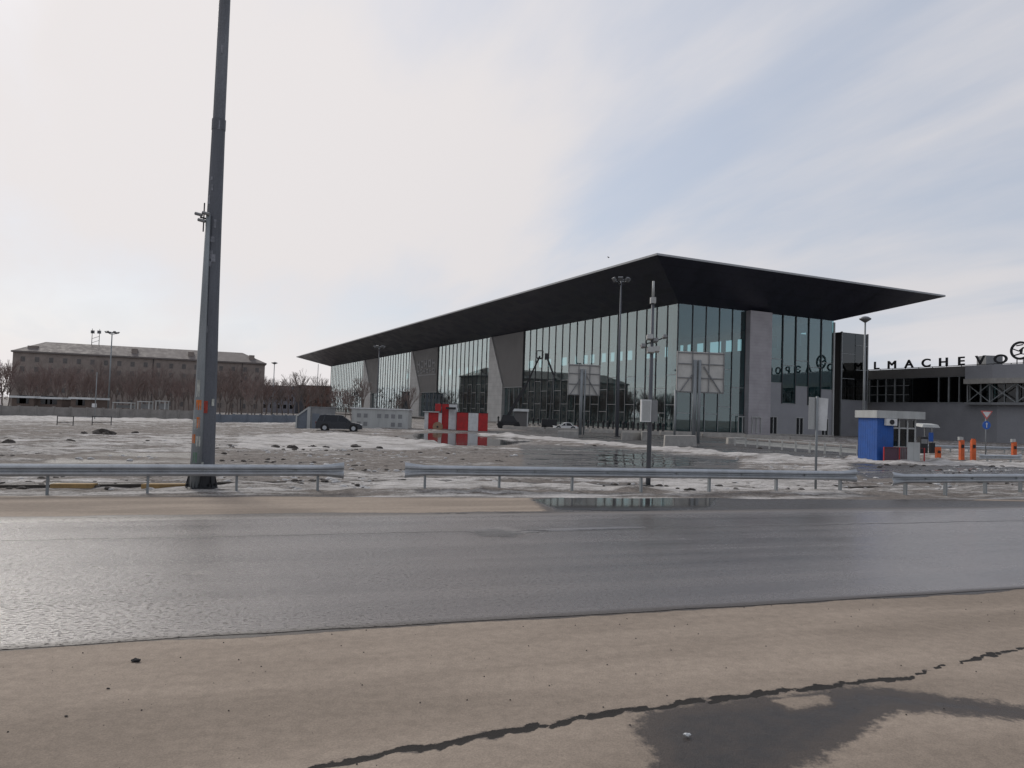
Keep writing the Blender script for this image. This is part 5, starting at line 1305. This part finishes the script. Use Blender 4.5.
# streaks run from lower left to upper right: rotate then stretch
ca, sa = math.cos(math.radians(-32)), math.sin(math.radians(-32))
uu = t.math('ADD', t.math('MULTIPLY', u, -.47), t.math('MULTIPLY', v, .88)); vv = t.math('ADD', t.math('MULTIPLY', u, .88), t.math('MULTIPLY', v, .47))
cv = t.xyz(t.math('MULTIPLY', uu, .35), vv, SKYSEED)
n1 = t.noise(cv, .9, 7, .52, .35); n2 = t.noise(t.xyz(u, v, SKYSEED * 1.7), .42, 4, .5, .2); n3 = t.noise(cv, 3.2, 6, .6, .2)
glow = t.ramp(t.vmath('DOT_PRODUCT', dv, tuple(sd_)), .45, 1.0)
cf = t.math('ADD', t.math('MULTIPLY', n1, .55), t.math('ADD', t.math('MULTIPLY', n2, .33), t.math('MULTIPLY', n3, .12)))
cf = t.math('ADD', cf, t.math('MULTIPLY', glow, .09))
mask = t.ramp(cf, .43, .60)
hzn = t.ramp(sx.outputs[2], .0, .16, 1, 0)
br = t.math('ADD', .58, t.math('ADD', t.math('MULTIPLY', glow, .11), t.math('MULTIPLY', mask, .11)))
br = t.math('ADD', br, t.math('MULTIPLY', hzn, .06))
warm = t.mix(t.math('ADD', t.math('MULTIPLY', glow, .25), t.math('MAXIMUM', t.math('MULTIPLY', mask, .8), t.math('MULTIPLY', hzn, .6)), clamp=True), (.87, .945, 1.10), (1.03, .985, .985))
cl = t.mul(warm, br)
bg2 = t.n('ShaderNodeBackground'); t.t.links.new(cl, bg2.inputs[0]); bg2.inputs[1].default_value = 1.0
mx = t.n('ShaderNodeMixShader'); t.put(mx.inputs[0], t.math('ADD', .76, t.math('MULTIPLY', t.math('MAXIMUM', mask, hzn), .23))); t.t.links.new(bg1.outputs[0], mx.inputs[1]); t.t.links.new(bg2.outputs[0], mx.inputs[2])
o = t.n('ShaderNodeOutputWorld'); t.t.links.new(mx.outputs[0], o.inputs[0])
sl = bpy.data.lights.new('sun', 'SUN'); sl.energy = 1.6; sl.angle = math.radians(20); sl.color = (1, .95, .88)
so = bpy.data.objects.new('sun', sl); C.objects.link(so); so.rotation_euler = sd_.to_track_quat('Z', 'Y').to_euler()

sc.view_settings.view_transform = 'Standard'; sc.view_settings.look = 'None'; sc.view_settings.exposure = 0; sc.view_settings.gamma = 1
sc.render.engine = 'CYCLES'; sc.cycles.use_denoising = True; sc.cycles.max_bounces = 6; sc.cycles.transparent_max_bounces = 10; sc.cycles.caustics_reflective = False; sc.cycles.caustics_refractive = False
